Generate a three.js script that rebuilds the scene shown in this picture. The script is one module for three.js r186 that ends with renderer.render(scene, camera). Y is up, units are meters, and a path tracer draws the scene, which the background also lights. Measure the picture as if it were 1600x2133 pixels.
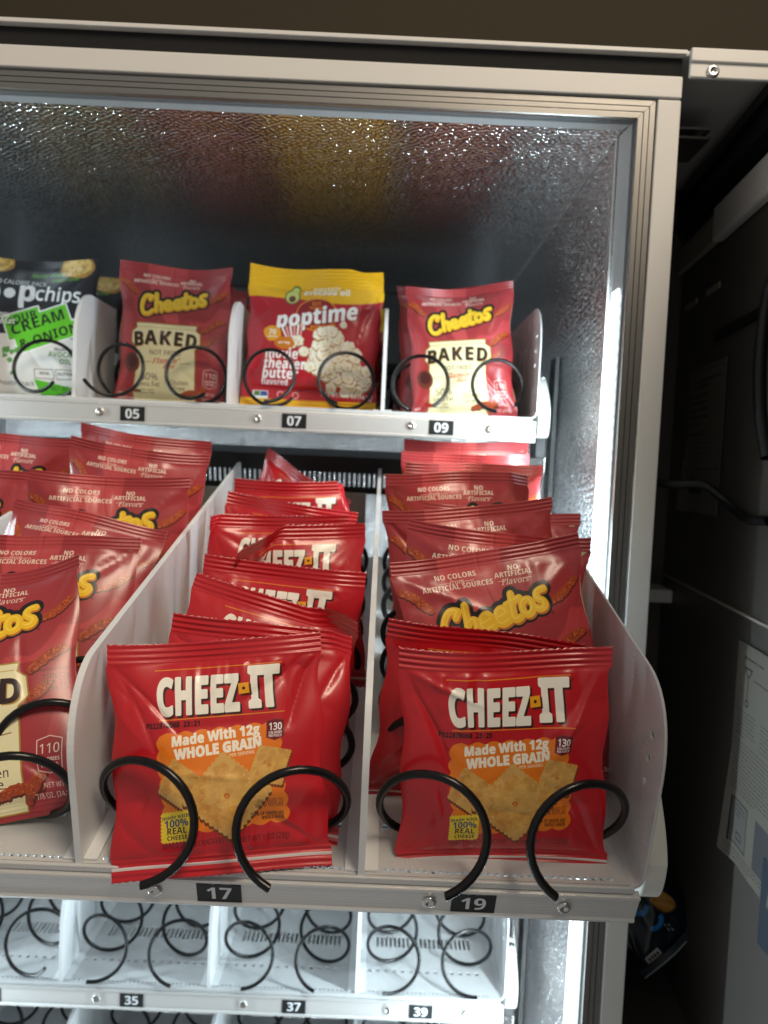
import * as THREE from 'three';
import { RoundedBoxGeometry } from 'three/addons/geometries/RoundedBoxGeometry.js';
import { mergeGeometries } from 'three/addons/utils/BufferGeometryUtils.js';
import { RectAreaLightUniformsLib } from 'three/addons/lights/RectAreaLightUniformsLib.js';

// ---------------------------------------------------------------- camera, light, exposure
const scene = new THREE.Scene();
const camera = new THREE.PerspectiveCamera(66.07, 3 / 4, 0.02, 30);
camera.position.set(0, 1.45, 0.6);
camera.rotation.set(-0.0561, -0.0065, 0.0448, 'YXZ');
camera.focus = 0.43;
camera.userData.fStop = 9;
scene.add(camera);
const renderer = new THREE.WebGLRenderer({ antialias: true });
renderer.toneMapping = THREE.LinearToneMapping;
renderer.toneMappingExposure = 1.12;
renderer.shadowMap.enabled = true;
scene.background = new THREE.Color().setRGB(0.235, 0.23, 0.22);   // the dim room all round
RectAreaLightUniformsLib.init();

const LED = { color: [0.76, 0.93, 1.0], power: 108 }, WARM = { color: [1.0, 0.84, 0.64], power: 13 };
const PANEL = { at: [0.62, 2.95, 1.25], aim: [0.0, 1.4, 0.1], size: 0.7 };

// ---------------------------------------------------------------- helpers
const rgb = (r, g, b) => new THREE.Color().setRGB(r, g, b);
const sr = (r, g, b) => new THREE.Color().setRGB(r / 255, g / 255, b / 255, THREE.SRGBColorSpace);
function rng(s) { let a = (s * 2654435761) >>> 0; return () => { a = (a + 0x6d2b79f5) | 0; let t = Math.imul(a ^ (a >>> 15), 1 | a); t = (t + Math.imul(t ^ (t >>> 7), 61 | t)) ^ t; return ((t ^ (t >>> 14)) >>> 0) / 4294967296; }; }
const used = {};
function numbered(n) { const k = used[n] ?? 0; used[n] = k + 1; return k ? n + '_' + String(k).padStart(3, '0') : n; }
function obj(name, geo, mat, parent) {
  const m = new THREE.Mesh(Array.isArray(geo) ? mergeGeometries(geo.map((g) => { const q = g.index ? g.toNonIndexed() : g; for (const k of Object.keys(q.attributes)) if (!['position', 'normal', 'uv'].includes(k)) q.deleteAttribute(k); return q; })) : geo, mat);
  m.name = parent ? name : numbered(name); m.castShadow = m.receiveShadow = true;
  (parent ?? scene).add(m); return m;
}
function tag(o, label, category, group) { o.userData = { label, category }; if (group) o.userData.group = group; return o; }
function thing(name, label, category, group) { const o = new THREE.Group(); o.name = numbered(name); scene.add(o); return tag(o, label, category, group); }
function bx(x0, x1, y0, y1, z0, z1, r = 0) {
  const w = x1 - x0, h = y1 - y0, d = z1 - z0;
  const g = r ? new RoundedBoxGeometry(w, h, d, 2, r) : new THREE.BoxGeometry(w, h, d);
  g.translate((x0 + x1) / 2, (y0 + y1) / 2, (z0 + z1) / 2);
  const p = g.attributes.position, n = g.attributes.normal, uv = g.attributes.uv;       // uv in metres
  for (let i = 0; i < p.count; i++) {
    const ax = Math.abs(n.getX(i)), ay = Math.abs(n.getY(i)), az = Math.abs(n.getZ(i));
    if (ax > ay && ax > az) uv.setXY(i, p.getZ(i), p.getY(i)); else if (ay > az) uv.setXY(i, p.getX(i), p.getZ(i)); else uv.setXY(i, p.getX(i), p.getY(i));
  }
  return g;
}
function cyl(r, len, [x, y, z], axis = 'z', seg = 20, r2 = r) {
  const g = new THREE.CylinderGeometry(r, r2, len, seg);
  if (axis === 'z') g.rotateX(Math.PI / 2); else if (axis === 'x') g.rotateZ(Math.PI / 2);
  return g.translate(x, y, z);
}
function lathe(pts, [x, y, z], seg = 24) { return new THREE.LatheGeometry(pts.map((p) => new THREE.Vector2(...p)), seg).rotateX(Math.PI / 2).translate(x, y, z); }
function tube(pts, r, seg = 40, rs = 8) { return new THREE.TubeGeometry(new THREE.CatmullRomCurve3(pts.map((p) => new THREE.Vector3(...p))), seg, r, rs); }

// ---------------------------------------------------------------- textures
function dataTex(n, fn, repeat) {
  const d = new Uint8Array(n * n * 4);
  for (let y = 0; y < n; y++) for (let x = 0; x < n; x++) { const v = fn(x / n, y / n), i = (y * n + x) * 4; const c = Array.isArray(v) ? v : [v, v, v]; d[i] = c[0] * 255; d[i + 1] = c[1] * 255; d[i + 2] = c[2] * 255; d[i + 3] = 255; }
  const t = new THREE.DataTexture(d, n, n); t.wrapS = t.wrapT = THREE.RepeatWrapping; t.magFilter = THREE.LinearFilter; t.needsUpdate = true;
  if (repeat) t.repeat.set(repeat, repeat);
  return t;
}
function waves(seed, k0, k1, n, aniso = 1) {                       // tileable band of waves
  const r = rng(seed), w = [];
  for (let i = 0; i < n; i++) { const a = r() * Math.PI * 2, k = k0 + (k1 - k0) * r(); w.push([Math.round(Math.cos(a) * k) * 2 * Math.PI, Math.round(Math.sin(a) * k * aniso) * 2 * Math.PI, r() * 6.28]); }
  const s = 1 / Math.sqrt(n / 2);
  return (x, y) => { let v = 0; for (const q of w) v += Math.cos(q[0] * x + q[1] * y + q[2]); return v * s; };
}
const clamp = THREE.MathUtils.clamp, smooth = THREE.MathUtils.smoothstep;
const worm = waves(3, 20, 31, 26), fineW = waves(4, 60, 90, 12), patch = waves(8, 2, 6, 12);
const stuccoN = (() => { const n = 640, hgt = new Float32Array(n * n); for (let y = 0; y < n; y++) for (let x = 0; x < n; x++) hgt[y * n + x] = Math.tanh(2.2 * worm(x / n, y / n)) + 0.06 * fineW(x / n, y / n);
  const d = new Uint8Array(n * n * 4), A = 0.00036, px = 0.135 / n, H = (x, y) => hgt[((y + n) % n) * n + (x + n) % n];
  for (let y = 0; y < n; y++) for (let x = 0; x < n; x++) { const a = -(H(x + 1, y) - H(x - 1, y)) / (2 * px) * A, b = -(H(x, y + 1) - H(x, y - 1)) / (2 * px) * A, l = Math.hypot(a, b, 1), i = (y * n + x) * 4; d[i] = (a / l * 0.5 + 0.5) * 255; d[i + 1] = (b / l * 0.5 + 0.5) * 255; d[i + 2] = (1 / l * 0.5 + 0.5) * 255; d[i + 3] = 255; }
  const t = new THREE.DataTexture(d, n, n); t.wrapS = t.wrapT = THREE.RepeatWrapping; t.magFilter = THREE.LinearFilter; t.repeat.set(1 / 0.135, 1 / 0.135); t.needsUpdate = true; return t; })();
const grain = waves(12, 40, 150, 30), mottle = waves(13, 2, 9, 20);
const grainTex = dataTex(256, (x, y) => clamp(0.5 + 0.18 * grain(x, y), 0, 1), 1 / 0.06);
const smudge = dataTex(256, (x, y) => { const v = clamp(0.5 + 0.16 * mottle(x, y) + 0.05 * grain(x, y), 0.1, 1); return [v, v, v]; }, 1 / 0.25);
const brush = waves(21, 0, 1, 1), bl = (() => { const r = rng(5), a = Array.from({ length: 256 }, () => r()); return a; })();
const brushTex = dataTex(256, (x, y) => { const i = Math.floor(y * 256) % 256; return clamp(0.5 + 0.5 * (bl[i] - 0.5) + 0.12 * Math.sin(6.28 * (x * 2 + bl[i])) * bl[(i * 7) % 256], 0, 1); }, 1 / 0.05);

const BACK = 40;
function canvasTex(w, h, fn, back) {
  const c = document.createElement('canvas'); c.width = w + (back ? BACK : 0); c.height = h;
  const g = c.getContext('2d');
  if (back) { g.fillStyle = back; g.fillRect(0, 0, w + BACK, h); }
  g.save(); g.beginPath(); g.rect(0, 0, w, h); g.clip(); fn(g, w, h); g.restore();
  if (back) { g.fillStyle = back; g.fillRect(w, 0, BACK, h); }
  const t = new THREE.CanvasTexture(c); t.colorSpace = THREE.SRGBColorSpace; t.anisotropy = 8; return t;
}
function txt(g, s, x, y, size, o = {}) {                           // y = baseline
  g.save(); g.translate(x, y); if (o.rot) g.rotate(o.rot); g.transform(o.sx ?? 1, o.tilt ?? 0, o.skew ?? 0, 1, 0, 0);
  g.font = (o.style ?? 'bold') + ' ' + size + 'px ' + (o.font ?? 'sans-serif'); g.textAlign = o.align ?? 'center'; g.lineJoin = 'round';
  if (o.stroke) { g.strokeStyle = o.stroke; g.lineWidth = o.sw; g.strokeText(s, 0, 0); }
  g.fillStyle = o.color ?? '#fff'; g.fillText(s, 0, 0); g.restore();
}
function poly(g, pts, fill, stroke, lw) { g.beginPath(); pts.forEach(([x, y], i) => (i ? g.lineTo(x, y) : g.moveTo(x, y))); g.closePath(); if (fill) { g.fillStyle = fill; g.fill(); } if (stroke) { g.strokeStyle = stroke; g.lineWidth = lw; g.lineJoin = 'round'; g.stroke(); } }
function blob(g, x, y, r, fill, seed, wob = 0.2, n = 14, sx = 1) { const q = rng(seed); g.beginPath(); const p = []; for (let i = 0; i < n; i++) { const a = i / n * 6.283, k = r * (1 + (q() - 0.5) * 2 * wob); p.push([x + Math.cos(a) * k * sx, y + Math.sin(a) * k]); } for (let i = 0; i < n; i++) { const a = p[i], b = p[(i + 1) % n], m = [(a[0] + b[0]) / 2, (a[1] + b[1]) / 2]; i ? g.quadraticCurveTo(a[0], a[1], m[0], m[1]) : g.moveTo(m[0], m[1]); } const a = p[0], b = p[1]; g.quadraticCurveTo(a[0], a[1], (a[0] + b[0]) / 2, (a[1] + b[1]) / 2); g.fillStyle = fill; g.fill(); }
function pixieEdge(cx, cy, hw, hh, rot, teeth, depth) {            // a rectangle with scalloped edges, as points
  const pts = [], c = Math.cos(rot), s = Math.sin(rot);
  const side = (x0, y0, x1, y1, nx, ny) => { for (let i = 0; i < teeth * 6; i++) { const t = i / (teeth * 6), d = depth * Math.abs(Math.sin(t * teeth * Math.PI)); const x = x0 + (x1 - x0) * t + nx * d, y = y0 + (y1 - y0) * t + ny * d; pts.push([cx + x * c - y * s, cy + x * s + y * c]); } };
  side(-hw, -hh, hw, -hh, 0, -1); side(hw, -hh, hw, hh, 1, 0); side(hw, hh, -hw, hh, 0, 1); side(-hw, hh, -hw, -hh, -1, 0);
  return pts;
}
function cracker(g, cx, cy, h, rot, sx, seed) {
  g.save(); g.translate(cx, cy); g.rotate(rot); g.transform(1, 0, sx, 1, 0, 0);
  poly(g, pixieEdge(6, 9, h, h, 0, 11, h * 0.06), '#7a3c0a'); poly(g, pixieEdge(0, 0, h, h, 0, 11, h * 0.06), '#dcab5c');
  const q = rng(seed);
  g.save(); g.clip();
  for (let i = 0; i < 60; i++) { g.globalAlpha = 0.26; blob(g, (q() * 2 - 1) * h, (q() * 2 - 1) * h, h * (0.08 + 0.2 * q()), q() < 0.5 ? '#f2c065' : '#bd7426', seed * 97 + i, 0.4); }
  g.globalAlpha = 0.8; for (let i = 0; i < 46; i++) { g.fillStyle = '#f3d08a'; g.beginPath(); g.arc((q() * 2 - 1) * h, (q() * 2 - 1) * h, h * (0.008 + 0.02 * q()), 0, 7); g.fill(); }
  g.restore(); g.globalAlpha = 1;
  g.fillStyle = '#c0571c'; g.beginPath(); g.ellipse(0, 0, h * 0.1, h * 0.08, 0, 0, 7); g.fill(); g.fillStyle = '#e08a3a'; g.beginPath(); g.ellipse(h * 0.012, h * 0.012, h * 0.07, h * 0.055, 0, 0, 7); g.fill();
  g.restore();
}
function drawCheez(code) {
  return (g, w, h) => {
    const X = (u) => u * w, Y = (v) => v * h;
    g.fillStyle = '#c01420'; g.fillRect(0, 0, w, h);
    const q = rng(7); for (let i = 0; i < 900; i++) { g.globalAlpha = 0.035; g.fillStyle = q() < 0.5 ? '#d21e28' : '#ac0f1a'; g.fillRect(q() * w, q() * h, 10 + q() * 40, 2 + q() * 5); } g.globalAlpha = 1;
    g.fillStyle = '#c8bdb8'; for (let x = 0; x < w; x += 9) { g.fillRect(x, 0, 9, h * (0.0015 + 0.005 * q() * (0.5 + 0.5 * Math.sin(x / 60)))); } g.fillRect(0, h * 0.997, w, h * 0.003);
    g.strokeStyle = '#e8901c'; g.lineWidth = h * 0.0045; for (const [v, u0, u1] of [[0.122, 0.22, 0.815], [0.338, 0.235, 0.82]]) { g.beginPath(); g.moveTo(X(u0), Y(v)); g.lineTo(X(u1), Y(v - 0.003)); g.stroke(); }
    const S = h * 0.215, base = Y(0.315);
    g.font = 'bold ' + S + 'px sans-serif'; const fitX = (s, u, k = 1) => (u * w) / (g.measureText(s).width * k);
    const word = (dx, dy, c) => { const o = { align: 'left', color: c, stroke: c, sw: w * 0.016 }; txt(g, 'CHEEZ', X(0.225) + dx, base + dy, S, { ...o, sx: fitX('CHEEZ', 0.385) }); txt(g, 'I', X(0.652) + dx, base + dy - S * 0.04, S * 1.13, { ...o, sx: 0.62 }); txt(g, 'T', X(0.7) + dx, base + dy - S * 0.04, S * 1.13, { ...o, sx: fitX('T', 0.105, 1.13) }); };
    for (let k = 9; k > 0; k--) word(k * w * 0.0011, k * w * 0.0012, '#3a1408'); word(0, 0, '#fbf6ea');
    g.save(); g.translate(X(0.634), Y(0.222)); g.rotate(-0.05); g.fillStyle = '#4a1c06'; g.fillRect(-w * 0.024 + 5, -w * 0.024 + 5, w * 0.052, w * 0.052); g.fillStyle = '#f5a81c'; g.fillRect(-w * 0.025, -w * 0.025, w * 0.05, w * 0.05); g.fillStyle = '#3a1408'; g.beginPath(); g.arc(0, 0, w * 0.0075, 0, 7); g.fill(); g.restore();
    txt(g, '®', X(0.825), Y(0.14), w * 0.018, { color: '#5a0a0a' });
    poly(g, pixieEdge(X(0.525), Y(0.598), w * 0.275, h * 0.203, -0.045, 7, w * 0.014), '#ee7d12');
    g.strokeStyle = '#e37712'; g.lineWidth = 4; for (let i = 0; i < 5; i++) { g.beginPath(); g.moveTo(X(0.3), Y(0.42 + i * 0.08)); g.lineTo(X(0.77), Y(0.4 + i * 0.08)); g.globalAlpha = 0.25; g.stroke(); } g.globalAlpha = 1;
    txt(g, code, X(0.172), Y(0.37), w * 0.031, { font: 'monospace', style: '', align: 'left', color: '#140303', sx: 0.87, stroke: '#140303', sw: 2.4 });
    txt(g, 'Made With 12g', X(0.5), Y(0.437), w * 0.06, { rot: -0.075, sx: 0.94, stroke: '#fff4e0', sw: 3, color: '#fff8ea' });
    txt(g, 'WHOLE GRAIN', X(0.515), Y(0.492), w * 0.062, { rot: -0.075, sx: 0.92, stroke: '#fff4e0', sw: 4, color: '#fff8ea' });
    txt(g, 'PER SERVING', X(0.62), Y(0.508), w * 0.02, { rot: -0.075, style: '', color: '#fff8ea' });
    cracker(g, X(0.335), Y(0.615), w * 0.082, 0.62, 0.1, 3); cracker(g, X(0.75), Y(0.56), w * 0.078, 0.22, -0.15, 5); cracker(g, X(0.545), Y(0.672), w * 0.14, 0.68, -0.06, 9);
    poly(g, [[X(0.732), Y(0.372)], [X(0.772), Y(0.366)], [X(0.812), Y(0.372)], [X(0.812), Y(0.442)], [X(0.772), Y(0.455)], [X(0.732), Y(0.442)]], '#6e0a12', '#8e2a2a', 3);
    txt(g, '130', X(0.772), Y(0.412), w * 0.042, { sx: 0.9, style: '' , stroke: '#fff', sw: 1.5 }); txt(g, 'CALORIES', X(0.772), Y(0.429), w * 0.017, { sx: 0.8 }); txt(g, 'PER POUCH', X(0.772), Y(0.443), w * 0.016, { sx: 0.72 });
    for (const [s, v, c] of [['ENLARGED TO', 0.715, ''], ['SHOW TEXTURE', 0.733, ''], ['*50% OF GRAINS ARE', 0.768, 'bold'], ['WHOLE GRAIN', 0.785, 'bold']]) txt(g, s, X(0.795), Y(v), w * 0.0205, { align: 'right', style: c, color: '#23100a', sx: c ? 0.72 : 0.9 });
    poly(g, pixieEdge(X(0.31), Y(0.785), w * 0.066, h * 0.06, -0.06, 8, w * 0.006), '#f4d52c');
    txt(g, 'made with', X(0.307), Y(0.75), w * 0.024, { rot: -0.1, color: '#15235a', font: 'serif' }); txt(g, '100%', X(0.312), Y(0.784), w * 0.045, { rot: -0.08, color: '#16307a' }); txt(g, 'REAL', X(0.315), Y(0.814), w * 0.04, { rot: -0.06, color: '#2a1420' }); txt(g, 'CHEESE', X(0.318), Y(0.838), w * 0.027, { rot: -0.06, color: '#2a1420' });
    txt(g, 'BAKED SNACK CRACKERS', X(0.25), Y(0.875), w * 0.034, { align: 'left', style: '', color: '#2a0606', sx: 0.72, rot: -0.03 });
    g.strokeStyle = '#2a0606'; g.lineWidth = 2; g.beginPath(); g.ellipse(X(0.575), Y(0.86), 10, 7, 0, 0, 7); g.stroke();
    txt(g, 'NET WT 1 OZ (28g)', X(0.82), Y(0.867), w * 0.036, { align: 'right', style: '', color: '#2a0606', sx: 0.76, rot: -0.03 });
    g.fillStyle = '#efe6e2'; g.fillRect(0, Y(0.938), w, h * 0.014);
  };
}
function puff(g, x, y, len, rot, seed, r = 20) { const q = rng(seed); g.save(); g.translate(x, y); g.rotate(rot); for (const [c, k, oy] of [['#5e1408', 1.12, 5], ['#a8421a', 1, 0]]) for (let i = 0; i < 12; i++) { const t = i / 11; blob(g, (t - 0.5) * len, oy + Math.sin(t * 5 + seed) * r * 0.35, r * k * (0.75 + 0.35 * Math.sin(t * 3.1)), c, seed * 31 + i, 0.18); } for (let i = 0; i < 130; i++) { g.globalAlpha = 0.55; g.fillStyle = q() < 0.5 ? '#d8742e' : '#7a2410'; g.beginPath(); const t = q(); g.arc((t - 0.5) * len, Math.sin(t * 5 + seed) * r * 0.35 + (q() - 0.5) * r * 1.5, 1 + q() * 3, 0, 7); g.fill(); } g.restore(); g.globalAlpha = 1; }
function cheetosLogo(g, x, y, s, rot) {
  const letters = ['M74,14 Q46,-4 26,30 Q6,74 24,96 Q44,112 70,88 M74,14 L62,30', 'M96,2 L88,92 M90,62 Q106,40 118,54 L114,92', 'M136,68 L164,62 Q160,40 146,44 Q130,50 132,74 Q138,96 166,82', 'M184,64 L212,58 Q208,36 194,40 Q178,46 180,70 Q186,92 214,78', 'M238,6 L228,72 Q230,88 248,78 M216,34 L260,24', 'M276,34 Q258,40 260,62 Q266,84 284,74 Q298,62 292,44 Q286,30 274,36', 'M340,18 Q314,16 312,34 Q316,46 328,50 Q338,60 326,70 Q314,76 304,66'];
  g.save(); g.translate(x, y); g.rotate(rot); g.scale(s, s); g.lineJoin = g.lineCap = 'round';
  const all = letters.map((l) => new Path2D(l));
  for (const p of all) { g.strokeStyle = '#0c0806'; g.lineWidth = 48; g.stroke(p); }
  g.save(); g.translate(2, 6); for (const p of all) { g.strokeStyle = '#c8741a'; g.lineWidth = 23; g.stroke(p); } g.restore();
  for (const p of all) { g.strokeStyle = '#f7c61c'; g.lineWidth = 22; g.stroke(p); }
  g.save(); g.translate(-3, -4); g.strokeStyle = '#fde25a'; g.lineWidth = 5; g.globalAlpha = 0.7; for (const p of all) g.stroke(p); g.restore();
  g.restore();
}
function flame(g, pts, c) { g.fillStyle = c; g.beginPath(); g.moveTo(...pts[0]); for (let i = 1; i < pts.length - 1; i += 2) g.quadraticCurveTo(...pts[i], ...pts[i + 1]); g.closePath(); g.fill(); }
function drawCheetos(g, w, h) {
  const X = (u) => u * w, Y = (v) => v * h;
  g.fillStyle = '#a33136'; g.fillRect(0, 0, w, h);
  const q = rng(17);
  const swoosh = (pts, c, wd) => { for (let k = 0; k < 26; k++) { const o = (k / 25 - 0.5) * wd, e = q() * 0.25; g.strokeStyle = c; g.globalAlpha = 0.5 + 0.4 * q(); g.lineCap = 'round'; g.lineWidth = wd / 14; g.beginPath(); const P = pts.map(([x, y], i) => [X(x) + o * (i === pts.length - 1 ? 0.5 : 1), Y(y) + (i ? 0 : o * e)]); g.moveTo(...P[0]); g.bezierCurveTo(...P[1], ...P[2], P[3][0], P[3][1] - e * 90); g.stroke(); } g.globalAlpha = 1; };
  swoosh([[0.36, -0.02], [0.33, 0.12], [0.42, 0.26], [0.5, 0.42]], '#c64a4c', 150); swoosh([[0.53, -0.02], [0.5, 0.1], [0.54, 0.2], [0.6, 0.3]], '#c24648', 80);
  swoosh([[0.98, 0.3], [0.92, 0.4], [0.82, 0.44], [0.68, 0.42]], '#bd4044', 120); swoosh([[0.04, 0.35], [0.1, 0.5], [0.08, 0.7], [0.02, 0.85]], '#b63a3e', 110); swoosh([[0.98, 0.6], [0.9, 0.7], [0.92, 0.85], [0.8, 0.98]], '#b63a3e', 110); swoosh([[0.14, 0.2], [0.2, 0.3], [0.18, 0.36], [0.24, 0.44]], '#b23a3c', 70);
  puff(g, X(0.1), Y(0.17), 130, 0.62, 3, 19); puff(g, X(0.87), Y(0.225), 170, -0.5, 5, 17); puff(g, X(0.86), Y(0.42), 150, -0.5, 8, 19); puff(g, X(0.8), Y(0.55), 130, -0.6, 11, 18);
  const cream = '#ece4b8';
  txt(g, 'NO COLORS', X(0.33), Y(0.098), w * 0.037, { color: '#f2ddc8', sx: 1.05 }); txt(g, 'from', X(0.33), Y(0.12), w * 0.032, { color: '#f2ddc8', font: 'serif', style: 'italic' }); txt(g, 'ARTIFICIAL SOURCES', X(0.33), Y(0.142), w * 0.037, { color: '#f2ddc8', sx: 1.02 });
  txt(g, 'NO', X(0.63), Y(0.098), w * 0.037, { color: '#f2ddc8', sx: 1.05 }); txt(g, 'ARTIFICIAL', X(0.63), Y(0.123), w * 0.037, { color: '#f2ddc8', sx: 1.02 }); txt(g, 'Flavors', X(0.63), Y(0.154), w * 0.042, { color: '#f2ddc8', font: 'serif', style: 'italic' });
  g.strokeStyle = '#f2ddc8'; g.lineWidth = 2; for (const [a, b, v] of [[0.24, 0.3, 0.114], [0.36, 0.42, 0.114], [0.545, 0.585, 0.138], [0.68, 0.72, 0.138]]) { g.beginPath(); g.moveTo(X(a), Y(v)); g.lineTo(X(b), Y(v)); g.stroke(); }
  cheetosLogo(g, X(0.17), Y(0.225), w * 0.00178, -0.12); txt(g, '®', X(0.8), Y(0.3), w * 0.022, { color: '#401010' });
  poly(g, [[X(0.18), Y(0.425)], [X(0.72), Y(0.425)], [X(0.715), Y(0.46)], [X(0.76), Y(0.485)], [X(0.765), Y(0.56)], [X(0.715), Y(0.6)], [X(0.73), Y(0.975)], [X(0.16), Y(0.975)], [X(0.19), Y(0.6)], [X(0.145), Y(0.56)], [X(0.15), Y(0.485)], [X(0.19), Y(0.46)]], cream, '#a8862e', 6);
  g.strokeStyle = '#c8b066'; g.lineWidth = 4; g.beginPath(); g.moveTo(X(0.2), Y(0.455)); g.lineTo(X(0.7), Y(0.455)); g.stroke();
  const arc = [[0.215, 0.585, 0.06], [0.325, 0.574, 0.03], [0.445, 0.571, 0], [0.56, 0.573, -0.03], [0.675, 0.582, -0.06]];
  'BAKED'.split('').forEach((ch, i) => { const [u, v, r] = arc[i]; txt(g, ch, X(u) + 6, Y(v) + 7, w * 0.17, { color: '#b08a3a', rot: -r, sx: 0.98 }); txt(g, ch, X(u), Y(v), w * 0.17, { color: '#2a0f0a', rot: -r, sx: 0.98, stroke: '#2a0f0a', sw: 4 }); });
  txt(g, 'NOT FRIED', X(0.45), Y(0.645), w * 0.058, { color: '#33100c', style: '' }); g.strokeStyle = '#8a6a40'; g.lineWidth = 4; for (const [a, b] of [[0.22, 0.32], [0.58, 0.68]]) { g.beginPath(); g.moveTo(X(a), Y(0.7)); g.lineTo(X(b), Y(0.692)); g.stroke(); }
  txt(g, "Flamin'", X(0.45), Y(0.7), w * 0.062, { color: '#c22a1c', font: 'serif', style: 'italic bold', skew: -0.25, rot: -0.05 }); txt(g, 'Hot', X(0.48), Y(0.735), w * 0.055, { color: '#c22a1c', font: 'serif', style: 'italic bold', skew: -0.25, rot: -0.05 });
  txt(g, '50%', X(0.31), Y(0.82), w * 0.085, { color: '#33100c', style: '' }); txt(g, 'Less Fat', X(0.31), Y(0.862), w * 0.055, { color: '#33100c', style: '' }); txt(g, 'than regular', X(0.3), Y(0.89), w * 0.022, { color: '#33100c', style: '' }); txt(g, 'potato chips', X(0.3), Y(0.91), w * 0.022, { color: '#33100c', style: '' });
  txt(g, 'Gluten', X(0.58), Y(0.845), w * 0.058, { color: '#33100c', style: '' }); txt(g, 'Free', X(0.58), Y(0.885), w * 0.058, { color: '#33100c', style: '' });
  g.fillStyle = '#6e3020'; g.beginPath(); g.ellipse(X(0.14), Y(0.7), w * 0.075, h * 0.07, -0.3, 0, 7); g.fill(); g.fillStyle = '#4a1a14'; g.beginPath(); g.ellipse(X(0.145), Y(0.69), w * 0.052, h * 0.045, -0.3, 0, 7); g.fill();
  flame(g, [[X(0.06), Y(0.84)], [X(0.16), Y(0.86)], [X(0.24), Y(0.9)], [X(0.14), Y(0.92)], [X(0.06), Y(0.84)]], '#9e2418'); flame(g, [[X(0.2), Y(0.885)], [X(0.25), Y(0.88)], [X(0.24), Y(0.905)], [X(0.22), Y(0.91)], [X(0.2), Y(0.885)]], '#3d6a2c');
  puff(g, X(0.7), Y(0.9), 170, -0.1, 21, 19); puff(g, X(0.79), Y(0.87), 160, -1.1, 23, 20);
  poly(g, [[X(0.8), Y(0.735)], [X(0.86), Y(0.722)], [X(0.92), Y(0.735)], [X(0.92), Y(0.84)], [X(0.86), Y(0.855)], [X(0.8), Y(0.84)]], '#a02a2e', '#e8c8c0', 4);
  txt(g, '110', X(0.86), Y(0.785), w * 0.062, { style: '', color: '#f4ded4' }); txt(g, 'CALORIES', X(0.86), Y(0.812), w * 0.024, { sx: 0.9, color: '#f4ded4' }); txt(g, 'PER PKG', X(0.86), Y(0.833), w * 0.024, { sx: 0.9, color: '#f4ded4' });
  txt(g, 'Guaranteed fresh', X(0.97), Y(0.475), w * 0.024, { align: 'right', style: '', color: '#3a0a0a' }); txt(g, '15DEC20', X(0.97), Y(0.505), w * 0.034, { align: 'right', style: '', color: '#3a0a0a' }); txt(g, '7271 221', X(0.97), Y(0.53), w * 0.034, { align: 'right', style: '', color: '#3a0a0a' }); txt(g, '059 13', X(0.95), Y(0.553), w * 0.034, { align: 'right', style: '', color: '#3a0a0a' });
  txt(g, 'NET WT.', X(0.87), Y(0.905), w * 0.034, { sx: 0.8, style: '', color: '#f4ded4' }); txt(g, '7/8 OZ. (24.8g)', X(0.86), Y(0.94), w * 0.034, { sx: 0.8, style: '', color: '#f4ded4' });
  txt(g, 'HOT', X(0.03), Y(0.915), w * 0.03, { align: 'left', color: '#f4ded4' }); txt(g, 'FLAVORED SNACKS', X(0.03), Y(0.945), w * 0.024, { align: 'left', color: '#f4ded4', sx: 0.8 });
}
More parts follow.
